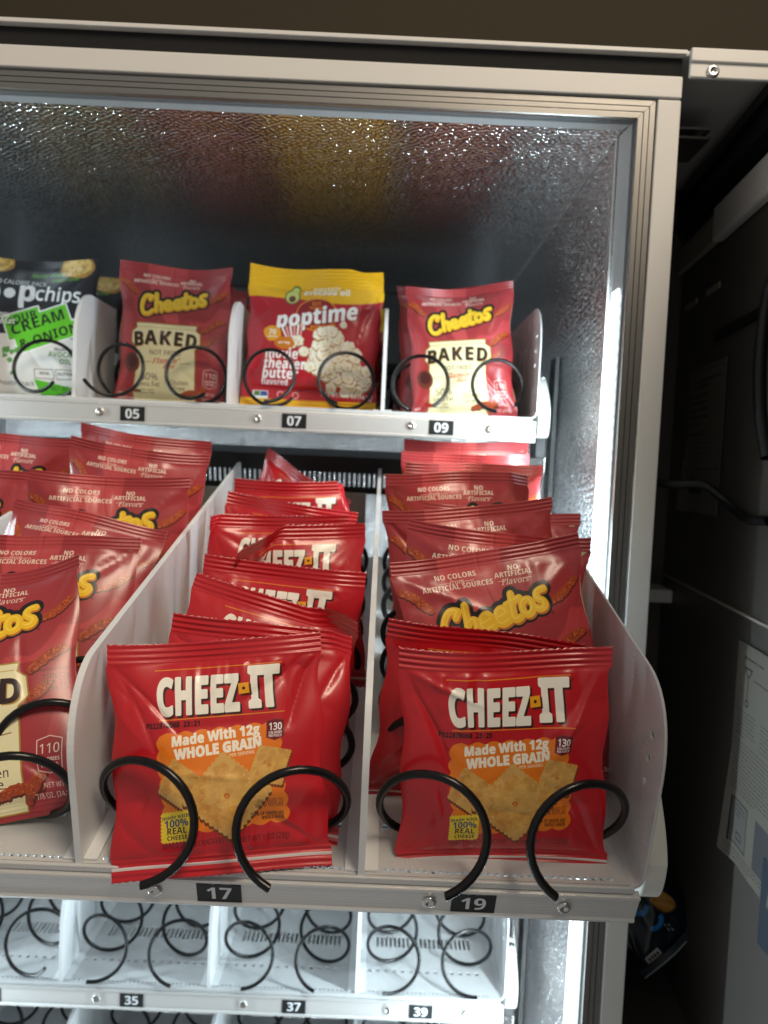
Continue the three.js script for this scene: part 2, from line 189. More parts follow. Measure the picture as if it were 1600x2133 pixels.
function drawPoptime(g, w, h) {
  const X = (u) => u * w, Y = (v) => v * h, q = rng(31);
  g.fillStyle = '#b81528'; g.fillRect(0, 0, w, h);
  g.fillStyle = '#f0b614'; g.beginPath(); g.moveTo(0, 0); g.lineTo(w, 0); g.lineTo(w, Y(0.21)); g.quadraticCurveTo(X(0.78), Y(0.28), X(0.5), Y(0.24)); g.quadraticCurveTo(X(0.25), Y(0.2), 0, Y(0.23)); g.closePath(); g.fill();
  g.beginPath(); g.moveTo(0, h); g.lineTo(w, h); g.lineTo(w, Y(0.9)); g.quadraticCurveTo(X(0.5), Y(0.935), 0, Y(0.925)); g.closePath(); g.fill();
  txt(g, 'popped with', X(0.58), Y(0.15), w * 0.034, { color: '#fff6d8' }); txt(g, 'avocado oil', X(0.58), Y(0.19), w * 0.07, { color: '#fff', sx: 0.9 });
  g.save(); g.translate(X(0.33), Y(0.205)); g.rotate(0.25); g.fillStyle = '#3f6a1e'; g.beginPath(); g.ellipse(0, 0, w * 0.058, h * 0.058, 0, 0, 7); g.ellipse(4, -h * 0.05, w * 0.036, h * 0.04, 0, 0, 7); g.fill(); g.fillStyle = '#dbe488'; g.beginPath(); g.ellipse(0, 2, w * 0.05, h * 0.05, 0, 0, 7); g.ellipse(4, -h * 0.045, w * 0.029, h * 0.032, 0, 0, 7); g.fill(); g.fillStyle = '#6a3a18'; g.beginPath(); g.ellipse(2, 14, w * 0.026, h * 0.025, 0, 0, 7); g.fill(); g.restore();
  g.fillStyle = '#9a1020'; g.strokeStyle = '#f0a014'; g.lineWidth = 6; g.beginPath(); g.ellipse(X(0.52), Y(0.335), w * 0.15, h * 0.115, 0, 0, 7); g.fill(); g.stroke();
  txt(g, 'EST.', X(0.52), Y(0.27), w * 0.04, { color: '#f0a014' }); txt(g, 'POPPED', X(0.52), Y(0.3), w * 0.03, { color: '#f0a014' });
  for (let k = 6; k >= 0; k--) txt(g, 'poptime', X(0.53) + k, Y(0.4) + k, w * 0.165, { rot: -0.16, sx: 0.92, skew: -0.12, color: k ? '#7a0818' : '#fff', stroke: k ? '#7a0818' : '#fff', sw: 5 });
  txt(g, 'POPCORN', X(0.58), Y(0.435), w * 0.04, { color: '#f0a014', rot: -0.1 });
  for (let i = 0; i < 6; i++) poly(g, [[X(0.27 + i * 0.03), Y(0.44 - i * 0.006)], [X(0.285 + i * 0.03), Y(0.437 - i * 0.006)], [X(0.33 + i * 0.018), Y(0.52)], [X(0.32 + i * 0.018), Y(0.523)]], i % 2 ? '#e6b8a8' : '#fff');
  const pop = (x, y, r, s) => { for (let i = 0; i < 6; i++) { const a = i * 1.05 + s; blob(g, x + Math.cos(a) * r * 0.6, y + Math.sin(a) * r * 0.5 + 3, r * 0.62, '#b8905a', s * 13 + i, 0.25); } for (let i = 0; i < 6; i++) { const a = i * 1.05 + s; blob(g, x + Math.cos(a) * r * 0.55, y + Math.sin(a) * r * 0.45, r * 0.58, i % 3 ? '#f6efda' : '#fffaf0', s * 17 + i, 0.25); } g.globalAlpha = 0.5; blob(g, x + r * 0.2, y + r * 0.25, r * 0.3, '#ecc874', s * 5, 0.3); g.globalAlpha = 1; };
  for (let i = 0; i < 120; i++) { const t = q(), side = (q() - 0.5) * (0.16 + 0.22 * Math.sin(t * 3.1)); pop(X(0.745 - 0.14 * (1 - t) + 0.05 * t + 0.2 * (t - 0.5) * side * 4 + side), Y(0.45 + 0.38 * t), w * (0.032 + 0.014 * q()), i + 1); }
  pop(X(0.4), Y(0.53), 30, 207); pop(X(0.84), Y(0.62), 30, 208); pop(X(0.93), Y(0.7), 28, 209); pop(X(0.5), Y(0.7), 28, 210); pop(X(0.66), Y(0.83), 26, 211); pop(X(0.36), Y(0.55), 26, 201); pop(X(0.45), Y(0.6), 26, 202); pop(X(0.73), Y(0.4), 18, 203); pop(X(0.58), Y(0.74), 24, 204); pop(X(0.76), Y(0.85), 24, 205); pop(X(0.9), Y(0.78), 22, 206);
  blob(g, X(0.21), Y(0.485), w * 0.06, '#f0a818', 77, 0.12, 16, 1.2); txt(g, '70', X(0.21), Y(0.495), w * 0.055); txt(g, 'calories', X(0.21), Y(0.515), w * 0.022);
  blob(g, X(0.3), Y(0.55), w * 0.05, '#d8801a', 78, 0.12, 16, 1.5); txt(g, 'per bag', X(0.3), Y(0.555), w * 0.024);
  ['movie', 'theater', 'butter'].forEach((s, i) => txt(g, s, X(0.15), Y(0.655 + i * 0.068), w * 0.1, { align: 'left', sx: 0.88, stroke: '#fff', sw: 2 })); txt(g, 'flavored', X(0.15), Y(0.835), w * 0.06, { align: 'left', sx: 0.82 });
  g.fillStyle = '#e8f0f4'; g.fillRect(X(0.09), Y(0.875), w * 0.11, h * 0.055); g.fillStyle = '#3f7a3a'; g.fillRect(X(0.1), Y(0.88), w * 0.04, h * 0.03); g.fillStyle = '#2a4a9a'; g.fillRect(X(0.145), Y(0.88), w * 0.05, h * 0.03);
  g.strokeStyle = '#f4d8d0'; g.lineWidth = 4; for (const u of [0.29, 0.4]) { g.beginPath(); g.arc(X(u), Y(0.895), w * 0.022, 0, 7); g.stroke(); }
  txt(g, 'NET WT. 0.50 OZ (14.1g)', X(0.97), Y(0.885), w * 0.044, { align: 'right', sx: 0.78 });
}
function drawChips(g, w, h) {
  const X = (u) => u * w, Y = (v) => v * h, q = rng(41);
  g.fillStyle = '#1a1d26'; g.fillRect(0, 0, w, h);
  g.fillStyle = '#ecebe8'; g.beginPath(); g.moveTo(0, Y(0.56)); g.quadraticCurveTo(X(0.5), Y(0.5), w, Y(0.58)); g.lineTo(w, h); g.lineTo(0, h); g.fill();
  g.fillStyle = '#58c21e'; g.beginPath(); g.moveTo(X(0.6), Y(0.86)); g.lineTo(X(0.72), Y(0.98)); g.lineTo(X(0.1), Y(0.98)); g.quadraticCurveTo(X(0.4), Y(0.9), X(0.6), Y(0.95)); g.lineTo(X(0.55), Y(0.83)); g.lineTo(X(0.85), Y(0.88)); g.lineTo(w, Y(0.66)); g.lineTo(w, h); g.lineTo(0, h); g.lineTo(0, Y(0.93)); g.lineTo(X(0.6), Y(0.97)); g.fill();
  for (const [u, v, s] of [[0.82, 0.05, 4], [0.2, 0.03, 5]]) { blob(g, X(u), Y(v), w * 0.1, '#b8893a', s, 0.1, 12, 1.4); blob(g, X(u), Y(v) - 4, w * 0.085, '#e2c172', s + 9, 0.12, 12, 1.4); g.globalAlpha = 0.4; for (let i = 0; i < 20; i++) blob(g, X(u) + (q() - 0.5) * 180, Y(v) + (q() - 0.5) * 90, 6 + q() * 9, '#a87830', i + 5, 0.3); g.globalAlpha = 1; }
  txt(g, '100 CALORIE PACK', X(0.4), Y(0.19), w * 0.048, { style: '', rot: 0.03 });
  txt(g, 'Never Fried', X(0.6), Y(0.125), w * 0.045, { color: '#7ade2c', font: 'serif', style: 'italic', rot: -0.06 }); txt(g, 'Always Good', X(0.74), Y(0.155), w * 0.035, { color: '#7ade2c', font: 'serif', style: 'italic', rot: -0.06 });
  txt(g, 'p', X(0.22), Y(0.3), w * 0.2, { rot: 0.02, stroke: '#fff', sw: 3 }); g.fillStyle = '#fff'; g.beginPath(); g.arc(X(0.345), Y(0.255), w * 0.042, 0, 7); g.fill(); txt(g, 'p', X(0.47), Y(0.305), w * 0.23, { sx: 1.02, stroke: '#fff', sw: 4 }); txt(g, 'chips', X(0.71), Y(0.3), w * 0.155, { style: '', stroke: '#fff', sw: 4, rot: 0.03 });
  const bans = [['SOUR', 0.46, 0.45, w * 0.085, w * 0.27], ['CREAM', 0.59, 0.485, w * 0.12, w * 0.48], ['& ONION', 0.68, 0.57, w * 0.1, w * 0.5]];
  for (const pass of [0, 1, 2]) for (const [s, u, v, sz, len] of bans) { g.save(); g.translate(X(u), Y(v)); g.rotate(-0.36); if (pass === 0) { g.fillStyle = '#fff'; g.fillRect(-len / 2 - 8, -sz * 0.95 - 8, len + 16, sz * 1.2 + 16); } else if (pass === 1) { g.fillStyle = '#66cc24'; g.fillRect(-len / 2, -sz * 0.95, len, sz * 1.2); } else txt(g, s, 0, 0, sz, { color: '#0c120a', sx: 1.05 }); g.restore(); }
  txt(g, '50%', X(0.3), Y(0.43), w * 0.06); txt(g, 'less fat', X(0.3), Y(0.47), w * 0.06);
  txt(g, 'Made with', X(0.8), Y(0.64), w * 0.034, { color: '#222', font: 'serif', style: 'italic bold' }); txt(g, 'AVOCADO', X(0.8), Y(0.68), w * 0.055, { color: '#3d7a1c' }); txt(g, 'OIL', X(0.8), Y(0.725), w * 0.055, { color: '#3d7a1c' });
  for (const [u, c] of [[0.56, 'NON'], [0.72, 'GLUTEN']]) { g.strokeStyle = '#333'; g.lineWidth = 3; g.strokeRect(X(u), Y(0.765), w * 0.14, h * 0.06); txt(g, c, X(u + 0.07), Y(0.8), w * 0.03, { color: '#333' }); }
  for (let i = 0; i < 12; i++) blob(g, X(0.34 + 0.12 * q()), Y(0.64 + 0.17 * q()), 8 + 8 * q(), '#5fa04a', i + 60, 0.4);
  txt(g, 'Potato Snack', X(0.42), Y(0.875), w * 0.046, { style: '', color: '#222' }); txt(g, 'NET WT 0.8 OZ', X(0.8), Y(0.9), w * 0.05, { style: '', color: '#103008', sx: 0.8 });
}
function drawDark(g, w, h) {
  g.fillStyle = '#0e1826'; g.fillRect(0, 0, w, h);
  g.save(); g.translate(w * 0.8, h * 0.5); g.rotate(1.35); blob(g, 0, 3, w * 0.115, '#7a4e20', 3, 0.1, 12, 1.7); blob(g, 0, 0, w * 0.105, '#c89245', 6, 0.12, 12, 1.7); g.globalAlpha = 0.4; for (let i = 0; i < 14; i++) blob(g, (i % 7 - 3) * w * 0.045, (i % 3 - 1) * w * 0.04, w * 0.02, i % 2 ? '#e0b060' : '#9a6428', i + 3, 0.4); g.restore();
  g.strokeStyle = '#2a86d0'; g.lineWidth = w * 0.06; g.beginPath(); g.arc(w * 0.56, h * 0.56, w * 0.1, 0.2, 2.6); g.stroke(); g.beginPath(); g.moveTo(w * 0.44, h * 0.36); g.quadraticCurveTo(w * 0.5, h * 0.5, w * 0.62, h * 0.42); g.stroke();
  for (let i = 0; i < 4; i++) { g.fillStyle = '#c8d4dc'; g.fillRect(w * (0.62 + (i % 2) * 0.04), h * (0.68 + i * 0.03), w * 0.012, h * 0.03); }
  g.fillStyle = '#d8d4cc'; g.fillRect(w * 0.15, h * 0.8, w * 0.22, h * 0.1); g.fillStyle = '#222'; for (let i = 0; i < 4; i++) g.fillRect(w * (0.18 + 0.045 * i), h * 0.83, w * 0.03, h * 0.045);
  g.fillStyle = '#aab4bc'; g.fillRect(0, h * 0.985, w, h * 0.015);
}
const film = (map, o = {}) => new THREE.MeshPhysicalMaterial({ map, roughness: 0.36, clearcoat: 0.45, clearcoatRoughness: 0.22, ...o });
const KIND = {
  cheez: { w: 0.107, h: 0.113, tw: 760, zig: 0.00045, seal: 0.0105, T: 0.009, mat: film(canvasTex(760, 803, drawCheez('P02287B06B 23:21'), '#b40c18'), { roughness: 0.36, clearcoat: 0.45, clearcoatRoughness: 0.17 }) },
  cheetos: { w: 0.115, h: 0.147, tw: 760, zig: 0, seal: 0.009, T: 0.0125, mat: film(canvasTex(760, 971, drawCheetos, '#d8d0ac')) },
  poptime: { w: 0.132, h: 0.14, tw: 720, zig: 0, seal: 0.021, cr: 6.5, T: 0.016, mat: film(canvasTex(720, 764, drawPoptime, '#c89a1a')) },
  chips: { w: 0.118, h: 0.135, tw: 720, zig: 0, seal: 0.007, T: 0.016, mat: film(canvasTex(720, 824, drawChips, '#1a1d26')) },
  dark: { w: 0.075, h: 0.085, tw: 400, zig: 0, seal: 0.008, T: 0.014, mat: film(canvasTex(400, 453, drawDark, '#0e1826')) },
};
KIND.cheezLate = { ...KIND.cheez, mat: film(canvasTex(760, 803, drawCheez('P02287B06B 23:25'), '#b40c18'), { roughness: 0.36, clearcoat: 0.45, clearcoatRoughness: 0.17 }) };

// ---------------------------------------------------------------- materials
const M = {
  white: new THREE.MeshPhysicalMaterial({ color: rgb(0.57, 0.575, 0.58), roughness: 0.42, roughnessMap: smudge, clearcoat: 0.25, clearcoatRoughness: 0.3, bumpMap: grainTex, bumpScale: 0.00003 }),
  divider: new THREE.MeshPhysicalMaterial({ color: rgb(0.76, 0.77, 0.78), roughness: 0.34, clearcoat: 0.3, clearcoatRoughness: 0.2 }),
  paint: new THREE.MeshPhysicalMaterial({ color: rgb(0.72, 0.71, 0.69), roughness: 0.4, bumpMap: grainTex, bumpScale: 0.00004, clearcoat: 0.15, clearcoatRoughness: 0.35 }),
  alu: new THREE.MeshStandardMaterial({ color: rgb(0.31, 0.3, 0.285), roughness: 0.36, metalness: 0.9, bumpMap: brushTex, bumpScale: 0.00003 }),
  rail: new THREE.MeshStandardMaterial({ color: rgb(0.78, 0.77, 0.76), roughness: 0.42, metalness: 0.6, bumpMap: brushTex, bumpScale: 0.00004 }),
  stucco: new THREE.MeshStandardMaterial({ color: rgb(0.92, 0.92, 0.93), roughness: 0.15, metalness: 1, normalMap: stuccoN, normalScale: new THREE.Vector2(0.95, 0.95) }),
  stuccoSide: new THREE.MeshStandardMaterial({ color: rgb(0.9, 0.9, 0.92), roughness: 0.17, metalness: 1, normalMap: stuccoN, normalScale: new THREE.Vector2(1.9, 1.9) }),
  foam: new THREE.MeshStandardMaterial({ color: rgb(0.012, 0.012, 0.013), roughness: 0.9, bumpMap: grainTex, bumpScale: 0.0006 }),
  gasket: new THREE.MeshStandardMaterial({ color: rgb(0.16, 0.17, 0.18), roughness: 0.45 }),
  breaker: new THREE.MeshPhysicalMaterial({ color: rgb(0.5, 0.53, 0.55), roughness: 0.3, clearcoat: 0.4 }),
  wire: new THREE.MeshPhysicalMaterial({ color: rgb(0.006, 0.006, 0.0065), roughness: 0.24, specularIntensity: 0.75 }),
  black: new THREE.MeshStandardMaterial({ color: rgb(0.012, 0.012, 0.013), roughness: 0.45 }),
  steel: new THREE.MeshStandardMaterial({ color: rgb(0.72, 0.71, 0.69), roughness: 0.2, metalness: 1 }),
  nylon: new THREE.MeshPhysicalMaterial({ color: rgb(0.72, 0.71, 0.66), roughness: 0.5 }),
  beige: new THREE.MeshStandardMaterial({ color: rgb(0.42, 0.37, 0.31), roughness: 0.55 }),
  doorIn: new THREE.MeshStandardMaterial({ color: rgb(0.095, 0.086, 0.077), roughness: 0.5, bumpMap: grainTex, bumpScale: 0.00004 }),
  wall: new THREE.MeshStandardMaterial({ color: rgb(0.042, 0.031, 0.016), roughness: 0.85, bumpMap: grainTex, bumpScale: 0.0003 }),
  led: new THREE.MeshStandardMaterial({ color: rgb(0.9, 0.9, 0.9), emissive: rgb(...LED.color), emissiveIntensity: 1.5 }),
  lamp: new THREE.MeshStandardMaterial({ color: rgb(0.9, 0.9, 0.9), emissive: rgb(...WARM.color), emissiveIntensity: 4 }),
};

// ---------------------------------------------------------------- the room: a wall behind the machine and the ceiling lamp that lights its front
obj('wall', bx(-3, 3, 0, 3.2, -1.0, -0.9), M.wall).userData = { kind: 'structure' };
{
  const t = thing('ceiling_lamp', 'square warm ceiling lamp above the machine, outside the picture', 'ceiling lamp');
  t.position.set(...PANEL.at); t.lookAt(...PANEL.aim);
  obj('lamp_frame', bx(-PANEL.size / 2 - 0.02, PANEL.size / 2 + 0.02, -PANEL.size / 2 - 0.02, PANEL.size / 2 + 0.02, -0.04, -0.006), M.paint, t);
  obj('lamp_diffuser', bx(-PANEL.size / 2, PANEL.size / 2, -PANEL.size / 2, PANEL.size / 2, -0.006, -0.001), M.lamp, t);
  const l = new THREE.RectAreaLight(rgb(...WARM.color), WARM.power, PANEL.size, PANEL.size); l.rotation.y = Math.PI; l.position.z = 0.004; l.name = 'lamp_light'; t.add(l);
}

// ---------------------------------------------------------------- the cabinet
const XW = 0.1785, YC = 1.7226, XO = 0.193, YO = 1.7322, XL = -0.6;
const cab = thing('vending_cabinet', 'white vending machine cabinet with aluminium frame and embossed metal lining', 'vending machine');
obj('roof_panel', bx(-0.68, 0.34, 1.7636, 1.767, -0.8, 0.001), M.paint, cab);
obj('roof_edge', bx(-0.68, 0.2125, 1.7639, 1.7672, 0.0012, 0.0028, 0.0007), M.paint, cab);
obj('corner_strip', [bx(0.2137, 0.34, 1.757, 1.7668, 0.002, 0.0075, 0.001), bx(0.2137, 0.34, 1.7463, 1.7585, 0.002, 0.0055, 0.0012)], M.paint, cab);
obj('rivet', lathe([[1e-5, 0.0004], [0.0036, 0.0003], [0.0048, -0.0006], [0.0043, -0.0016], [0.0022, -0.0021], [0.0019, -0.0008], [1e-5, -0.0006]].reverse().map(([a, b]) => [a, -b]), [0.2305, 1.7508, 0.0057]), M.steel, cab);
{ // foam strip with a torn, uneven lower edge
  const g = new THREE.BoxGeometry(0.89, 0.0131, 0.016, 300, 3, 2), p = g.attributes.position, q = rng(9), jit = Array.from({ length: 301 }, () => q());
  for (let i = 0; i < p.count; i++) if (p.getY(i) < 0) { const k = Math.round((p.getX(i) + 0.445) / 0.89 * 300); p.setY(i, p.getY(i) + (jit[k] - 0.35) * 0.0008); }
  g.computeVertexNormals(); g.translate(-0.2345, 1.7567, -0.0105); obj('foam_gasket', g, M.foam, cab);
}
obj('header_core', bx(-0.66, 0.2105, 1.7245, 1.7633, -0.06, -0.0305), M.black, cab);
obj('top_beam', bx(-0.66, 0.2112, 1.7334, 1.7494, -0.03, 0.0, 0.0012), M.paint, cab);
obj('side_beam', bx(0.1938, 0.2114, 0.15, 1.7327, -0.03, -0.0012, 0.0012), M.paint, cab);
obj('side_core', bx(0.1805, 0.2095, 0.15, 1.722, -0.2, -0.05), M.paint, cab);
obj('side_beam', bx(-0.655, XL - 0.028, 0.15, 1.7327, -0.03, -0.0012, 0.0012), M.paint, cab);
// the mitred profile: (distance in from the beam, depth)
const P1 = [[0, -0.006], [0.0004, -0.0025], [0.0042, -0.0025], [0.0044, -0.0040], [0.0047, -0.0040], [0.0049, -0.0025], [0.0084, -0.0025], [0.0086, -0.0040], [0.0089, -0.0040], [0.0091, -0.0025], [0.0128, -0.0025], [0.0136, -0.0015], [0.0142, -0.0025], [0.0142, -0.006]];
const both = (P) => P.map(([d, z]) => [d, z, d, z]);             // (distance, depth) along the top and along the right
const P2 = [[0.0142, -0.006, 0.0142, -0.006], [0.0147, -0.0066, 0.015, -0.0066], [0.0139, -0.01, 0.0143, -0.0085], [0.0143, -0.0104, 0.0148, -0.009], [0.0132, -0.0155, 0.0143, -0.0112]];
const P3 = [[0.0132, -0.0155, 0.0143, -0.0112], [0.0098, -0.034, 0.0145, -0.044]];
function mitred(prof, part) {
  const pos = [], uv = [];
  for (let i = 0; i < prof.length - 1; i++) {
    const [d0, z0, e0, w0] = prof[i], [d1, z1, e1, w1] = prof[i + 1], c = 0.00015;
    let A, B, C, D;
    if (part === 'top') [A, B, C, D] = [[-0.628, YO - d0, z0], [XO - e0 - c, YO - d0, z0], [XO - e1 - c, YO - d1, z1], [-0.628, YO - d1, z1]];
    else [A, B, C, D] = [[XO - e0, YO - d0 - c, w0], [XO - e0, 0.2, w0], [XO - e1, 0.2, w1], [XO - e1, YO - d1 - c, w1]];
    for (const q of part === 'top' ? [A, D, B, B, D, C] : [A, D, B, B, D, C]) { pos.push(...q); uv.push(...(part === 'top' ? [q[0], q[1] + q[2]] : [q[1], q[0] + q[2]])); }
  }
  const g = new THREE.BufferGeometry(); g.setAttribute('position', new THREE.Float32BufferAttribute(pos, 3)); g.setAttribute('uv', new THREE.Float32BufferAttribute(uv, 2)); g.computeVertexNormals(); return g;
}
for (const part of ['top', 'right']) { obj('frame_profile', mitred(both(P1), part), M.alu, cab); obj('door_seal', mitred(P2, part), M.gasket, cab); obj('breaker_strip', mitred(P3, part), M.breaker, cab); }
obj('ceiling_panel', bx(XL, XW + 0.003, YC, YC + 0.0015, -0.66, -0.033), M.stucco, cab);
obj('side_panel', bx(XW, XW + 0.0015, 0.2, YC - 0.001, -0.66, -0.045), M.stuccoSide, cab);
obj('side_panel', bx(XL - 0.0015, XL, 0.2, YC - 0.001, -0.66, -0.034), M.stuccoSide, cab);
obj('rear_panel', bx(XL + 0.001, XW - 0.001, 0.2, 1.52, -0.662, -0.66), M.stucco, cab);
obj('dark_rear_panel', bx(XL + 0.001, XW - 0.001, 1.5205, YC - 0.001, -0.662, -0.645, 0.002), M.gasket, cab);  // no duct: upper rear wall, added dark to blacken the ceiling reflection
obj('floor_panel', bx(XL, XW, 0.19, 0.2, -0.66, -0.03), M.stucco, cab);
obj('outer_side', bx(-0.68, -0.66, 0.1, 1.763, -0.8, 0), M.paint, cab);
obj('rear_shell', bx(-0.66, 0.34, 0.1, 1.763, -0.8, -0.76), M.paint, cab);
obj('hinge_panel', bx(0.2118, 0.36, 0.1, 1.762, -0.27, -0.262), M.doorIn, cab);
obj('hinge_side', bx(0.2096, 0.2112, 0.15, 1.762, -0.26, -0.031), M.doorIn, cab);
obj('hinge_bracket', [bx(0.24, 0.311, 1.322, 1.336, -0.2618, -0.215, 0.002)], M.paint, cab);
obj('ledge', bx(0.2125, 0.315, 0.95, 0.962, -0.262, 0.02, 0.002), M.doorIn, cab);
obj('hinge_bracket', [bx(0.2122, 0.262, 1.742, 1.7435, -0.12, -0.07), bx(0.2122, 0.262, 1.7345, 1.7365, -0.12, -0.07), bx(0.2122, 0.218, 1.70, 1.7343, -0.1, -0.09)], M.steel, cab);
// shelf standards and the lamp strips
for (const [x0, x1] of [[XW - 0.0087, XW - 0.0002], [XL + 0.0002, XL + 0.0087]]) {
  const s = new THREE.Shape([new THREE.Vector2(0, 0.25), new THREE.Vector2(0.026, 0.25), new THREE.Vector2(0.026, 1.57), new THREE.Vector2(0, 1.57)]);
  for (let y = 0.3; y < 1.55; y += 0.025) s.holes.push(new THREE.Path([new THREE.Vector2(0.01, y), new THREE.Vector2(0.01, y + 0.012), new THREE.Vector2(0.015, y + 0.012), new THREE.Vector2(0.015, y)]));
  const g = new THREE.ExtrudeGeometry(s, { depth: 0.004, bevelEnabled: false }); g.rotateY(-Math.PI / 2); g.translate(x1 - 0.001, 0, -0.235); obj('shelf_standard', g, M.black, cab);
}
obj('edge_trim', bx(XW - 0.0018, XW - 0.0001, 0.21, YC - 0.0015, -0.0475, -0.0452, 0.0005), M.paint, cab);
for (const [x, s] of [[XW - 0.0002, 1], [XL + 0.0002, -1]]) {
  const y0 = 0.3, y1 = 1.597, dots = [bx(Math.min(x, x - s * 0.0012), Math.max(x, x - s * 0.0012), y0, y1, -0.034, -0.0175, 0.0005)];
  for (let y = y0 + 0.006; y < y1 - 0.004; y += 0.0095) dots.push(new THREE.SphereGeometry(0.0034, 10, 7).scale(0.55, 1.05, 1.25).translate(x - s * 0.0012, y, -0.0175));
  obj('led_strip', dots, M.led, cab);
  const l = new THREE.RectAreaLight(rgb(...LED.color), LED.power, 0.012, y1 - y0); l.name = 'led_light';
  l.position.set(x - s * 0.004, (y0 + y1) / 2, -0.027); l.lookAt(x - s * 1.0, (y0 + y1) / 2, -0.36); cab.add(l);
}

// ---------------------------------------------------------------- the open door, whose inner face runs along the right edge of the picture
const WALLX = (z) => 0.29 - 0.1 * z;
const door = thing('machine_door', 'dark grey inner face of open machine door along the right edge', 'door');
door.position.set(0.29, 0, 0); door.rotation.y = Math.atan(-0.1);
obj('inner_panel', bx(0, 0.03, 0.1, 1.765, -0.27, 0.72, 0.002), M.doorIn, door);
obj('cable_rail', [bx(-0.008, -0.0005, 1.71, 1.76, -0.265, 0.6, 0.002), bx(-0.014, -0.0082, 1.716, 1.722, -0.265, 0.6), bx(-0.013, -0.0082, 1.742, 1.746, -0.265, 0.6)], M.black, door);
obj('light_cover', bx(-0.007, -0.0006, 1.67, 1.698, -0.26, 0.6, 0.003), M.beige, door);
obj('light_cover_end', bx(-0.011, -0.0008, 1.668, 1.7, -0.13, 0.6, 0.003), M.paint, door);
obj('seam_strip', bx(-0.0022, -0.0004, 1.3465, 1.3485, -0.262, 0.6), M.beige, door);
obj('slot_cover', bx(-0.003, -0.0004, 1.58, 1.588, -0.13, -0.02), M.black, door);
for (const z of [-0.15, -0.22]) obj('tape_piece', bx(-0.0012, -0.0004, 1.628, 1.634, z - 0.02, z + 0.02), M.beige, door);

function paperTex(w, h, fn) { return canvasTex(w, h, (g) => { g.fillStyle = '#746f66'; g.fillRect(0, 0, w, h); fn(g, rng(w + h)); }); }  // white paper; its dim lighting is put into this grey base colour
const lines = (g, q, x, y, w, n, dy, t = 3, c = '#3a3836') => { for (let i = 0; i < n; i++) { let a = x; const end = x + w * (i === n - 1 ? 0.5 : 0.9 + 0.1 * q()); while (a < end) { const l = 6 + q() * 22; g.fillStyle = c; g.fillRect(a, y + i * dy, Math.min(l, end - a), t); a += l + 5; } } };
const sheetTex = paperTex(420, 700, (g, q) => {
  lines(g, q, 60, 40, 300, 1, 12, 7); g.strokeStyle = '#222'; g.lineWidth = 6; g.beginPath(); g.moveTo(70, 75); g.lineTo(120, 75); g.lineTo(100, 100); g.lineTo(88, 100); g.closePath(); g.stroke(); g.beginPath(); g.moveTo(94, 100); g.lineTo(94, 170); g.stroke(); g.beginPath(); g.arc(94, 185, 10, 0, 7); g.stroke();
  g.beginPath(); g.moveTo(140, 100); g.lineTo(390, 100); g.lineWidth = 3; g.stroke(); lines(g, q, 30, 215, 150, 7, 13); lines(g, q, 210, 215, 180, 7, 13); lines(g, q, 24, 315, 370, 13, 13);
  g.fillStyle = '#1a1a1a'; g.fillRect(40, 500, 12, 150); g.fillStyle = '#6a6864'; g.fillRect(60, 500, 110, 140); g.strokeStyle = '#1a1a1a'; g.lineWidth = 4; g.strokeRect(60, 500, 110, 140); g.strokeRect(95, 600, 40, 20); lines(g, q, 75, 515, 80, 3, 14, 4); g.fillStyle = '#4a4a4e'; g.fillRect(230, 500, 150, 150);
  lines(g, q, 24, 660, 370, 3, 12);
});
const noticeTex = paperTex(420, 600, (g, q) => { g.strokeStyle = '#333'; g.lineWidth = 3; g.strokeRect(14, 20, 392, 400); lines(g, q, 60, 50, 320, 2, 22, 12); lines(g, q, 40, 110, 220, 5, 30, 10); lines(g, q, 40, 270, 330, 1, 20, 8); lines(g, q, 130, 310, 140, 4, 22, 5); lines(g, q, 90, 450, 130, 1, 10, 10); g.fillStyle = '#333'; g.fillRect(90, 480, 150, 40); });
function sheet(name, label, tex, z0, z1, y0, y1) {
  const w = z1 - z0, h = y1 - y0, g = new THREE.BoxGeometry(w, h, 0.0003, 12, 12, 1), p = g.attributes.position;
  for (let i = 0; i < p.count; i++) { const x = p.getX(i) / w + 0.5, y = p.getY(i) / h + 0.5; p.setZ(i, p.getZ(i) + 0.0006 + 0.0008 * Math.sin(x * 3 + y * 5) * Math.sin(x * 3.14) + 0.003 * Math.pow(clamp(0.25 - x - y * 0.5, 0, 1), 1) * 8); }
  g.computeVertexNormals();
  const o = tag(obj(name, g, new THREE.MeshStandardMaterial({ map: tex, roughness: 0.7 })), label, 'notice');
  o.position.set(0.29 - 0.1 * (z0 + z1) / 2 - 0.0014, (y0 + y1) / 2, (z0 + z1) / 2); o.rotation.y = -Math.PI / 2 + Math.atan(-0.1); return o;
}
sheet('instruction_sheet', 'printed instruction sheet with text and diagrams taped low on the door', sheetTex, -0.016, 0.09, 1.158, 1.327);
sheet('notice_sheet', 'faint printed notice in the shade, upper sheet on the door', noticeTex, -0.2, -0.09, 1.42, 1.56);
tag(obj('cable', tube([[0.214, 1.455, -0.1], [0.24, 1.447, -0.06], [0.268, 1.4475, -0.05], [0.2815, 1.437, -0.045], [0.288, 1.427, -0.03], [0.2875, 1.4225, -0.01], [0.284, 1.424, 0.03]], 0.0037, 60, 10), M.black), 'black cable sagging across the gap beside the door', 'cable');
tag(obj('cable', tube([[0.2165, 1.6, -0.06], [0.219, 1.56, -0.07], [0.2215, 1.52, -0.08], [0.222, 1.48, -0.09], [0.219, 1.455, -0.1]], 0.0045, 40, 8), M.black), 'black cable hanging straight down right behind the frame', 'cable');
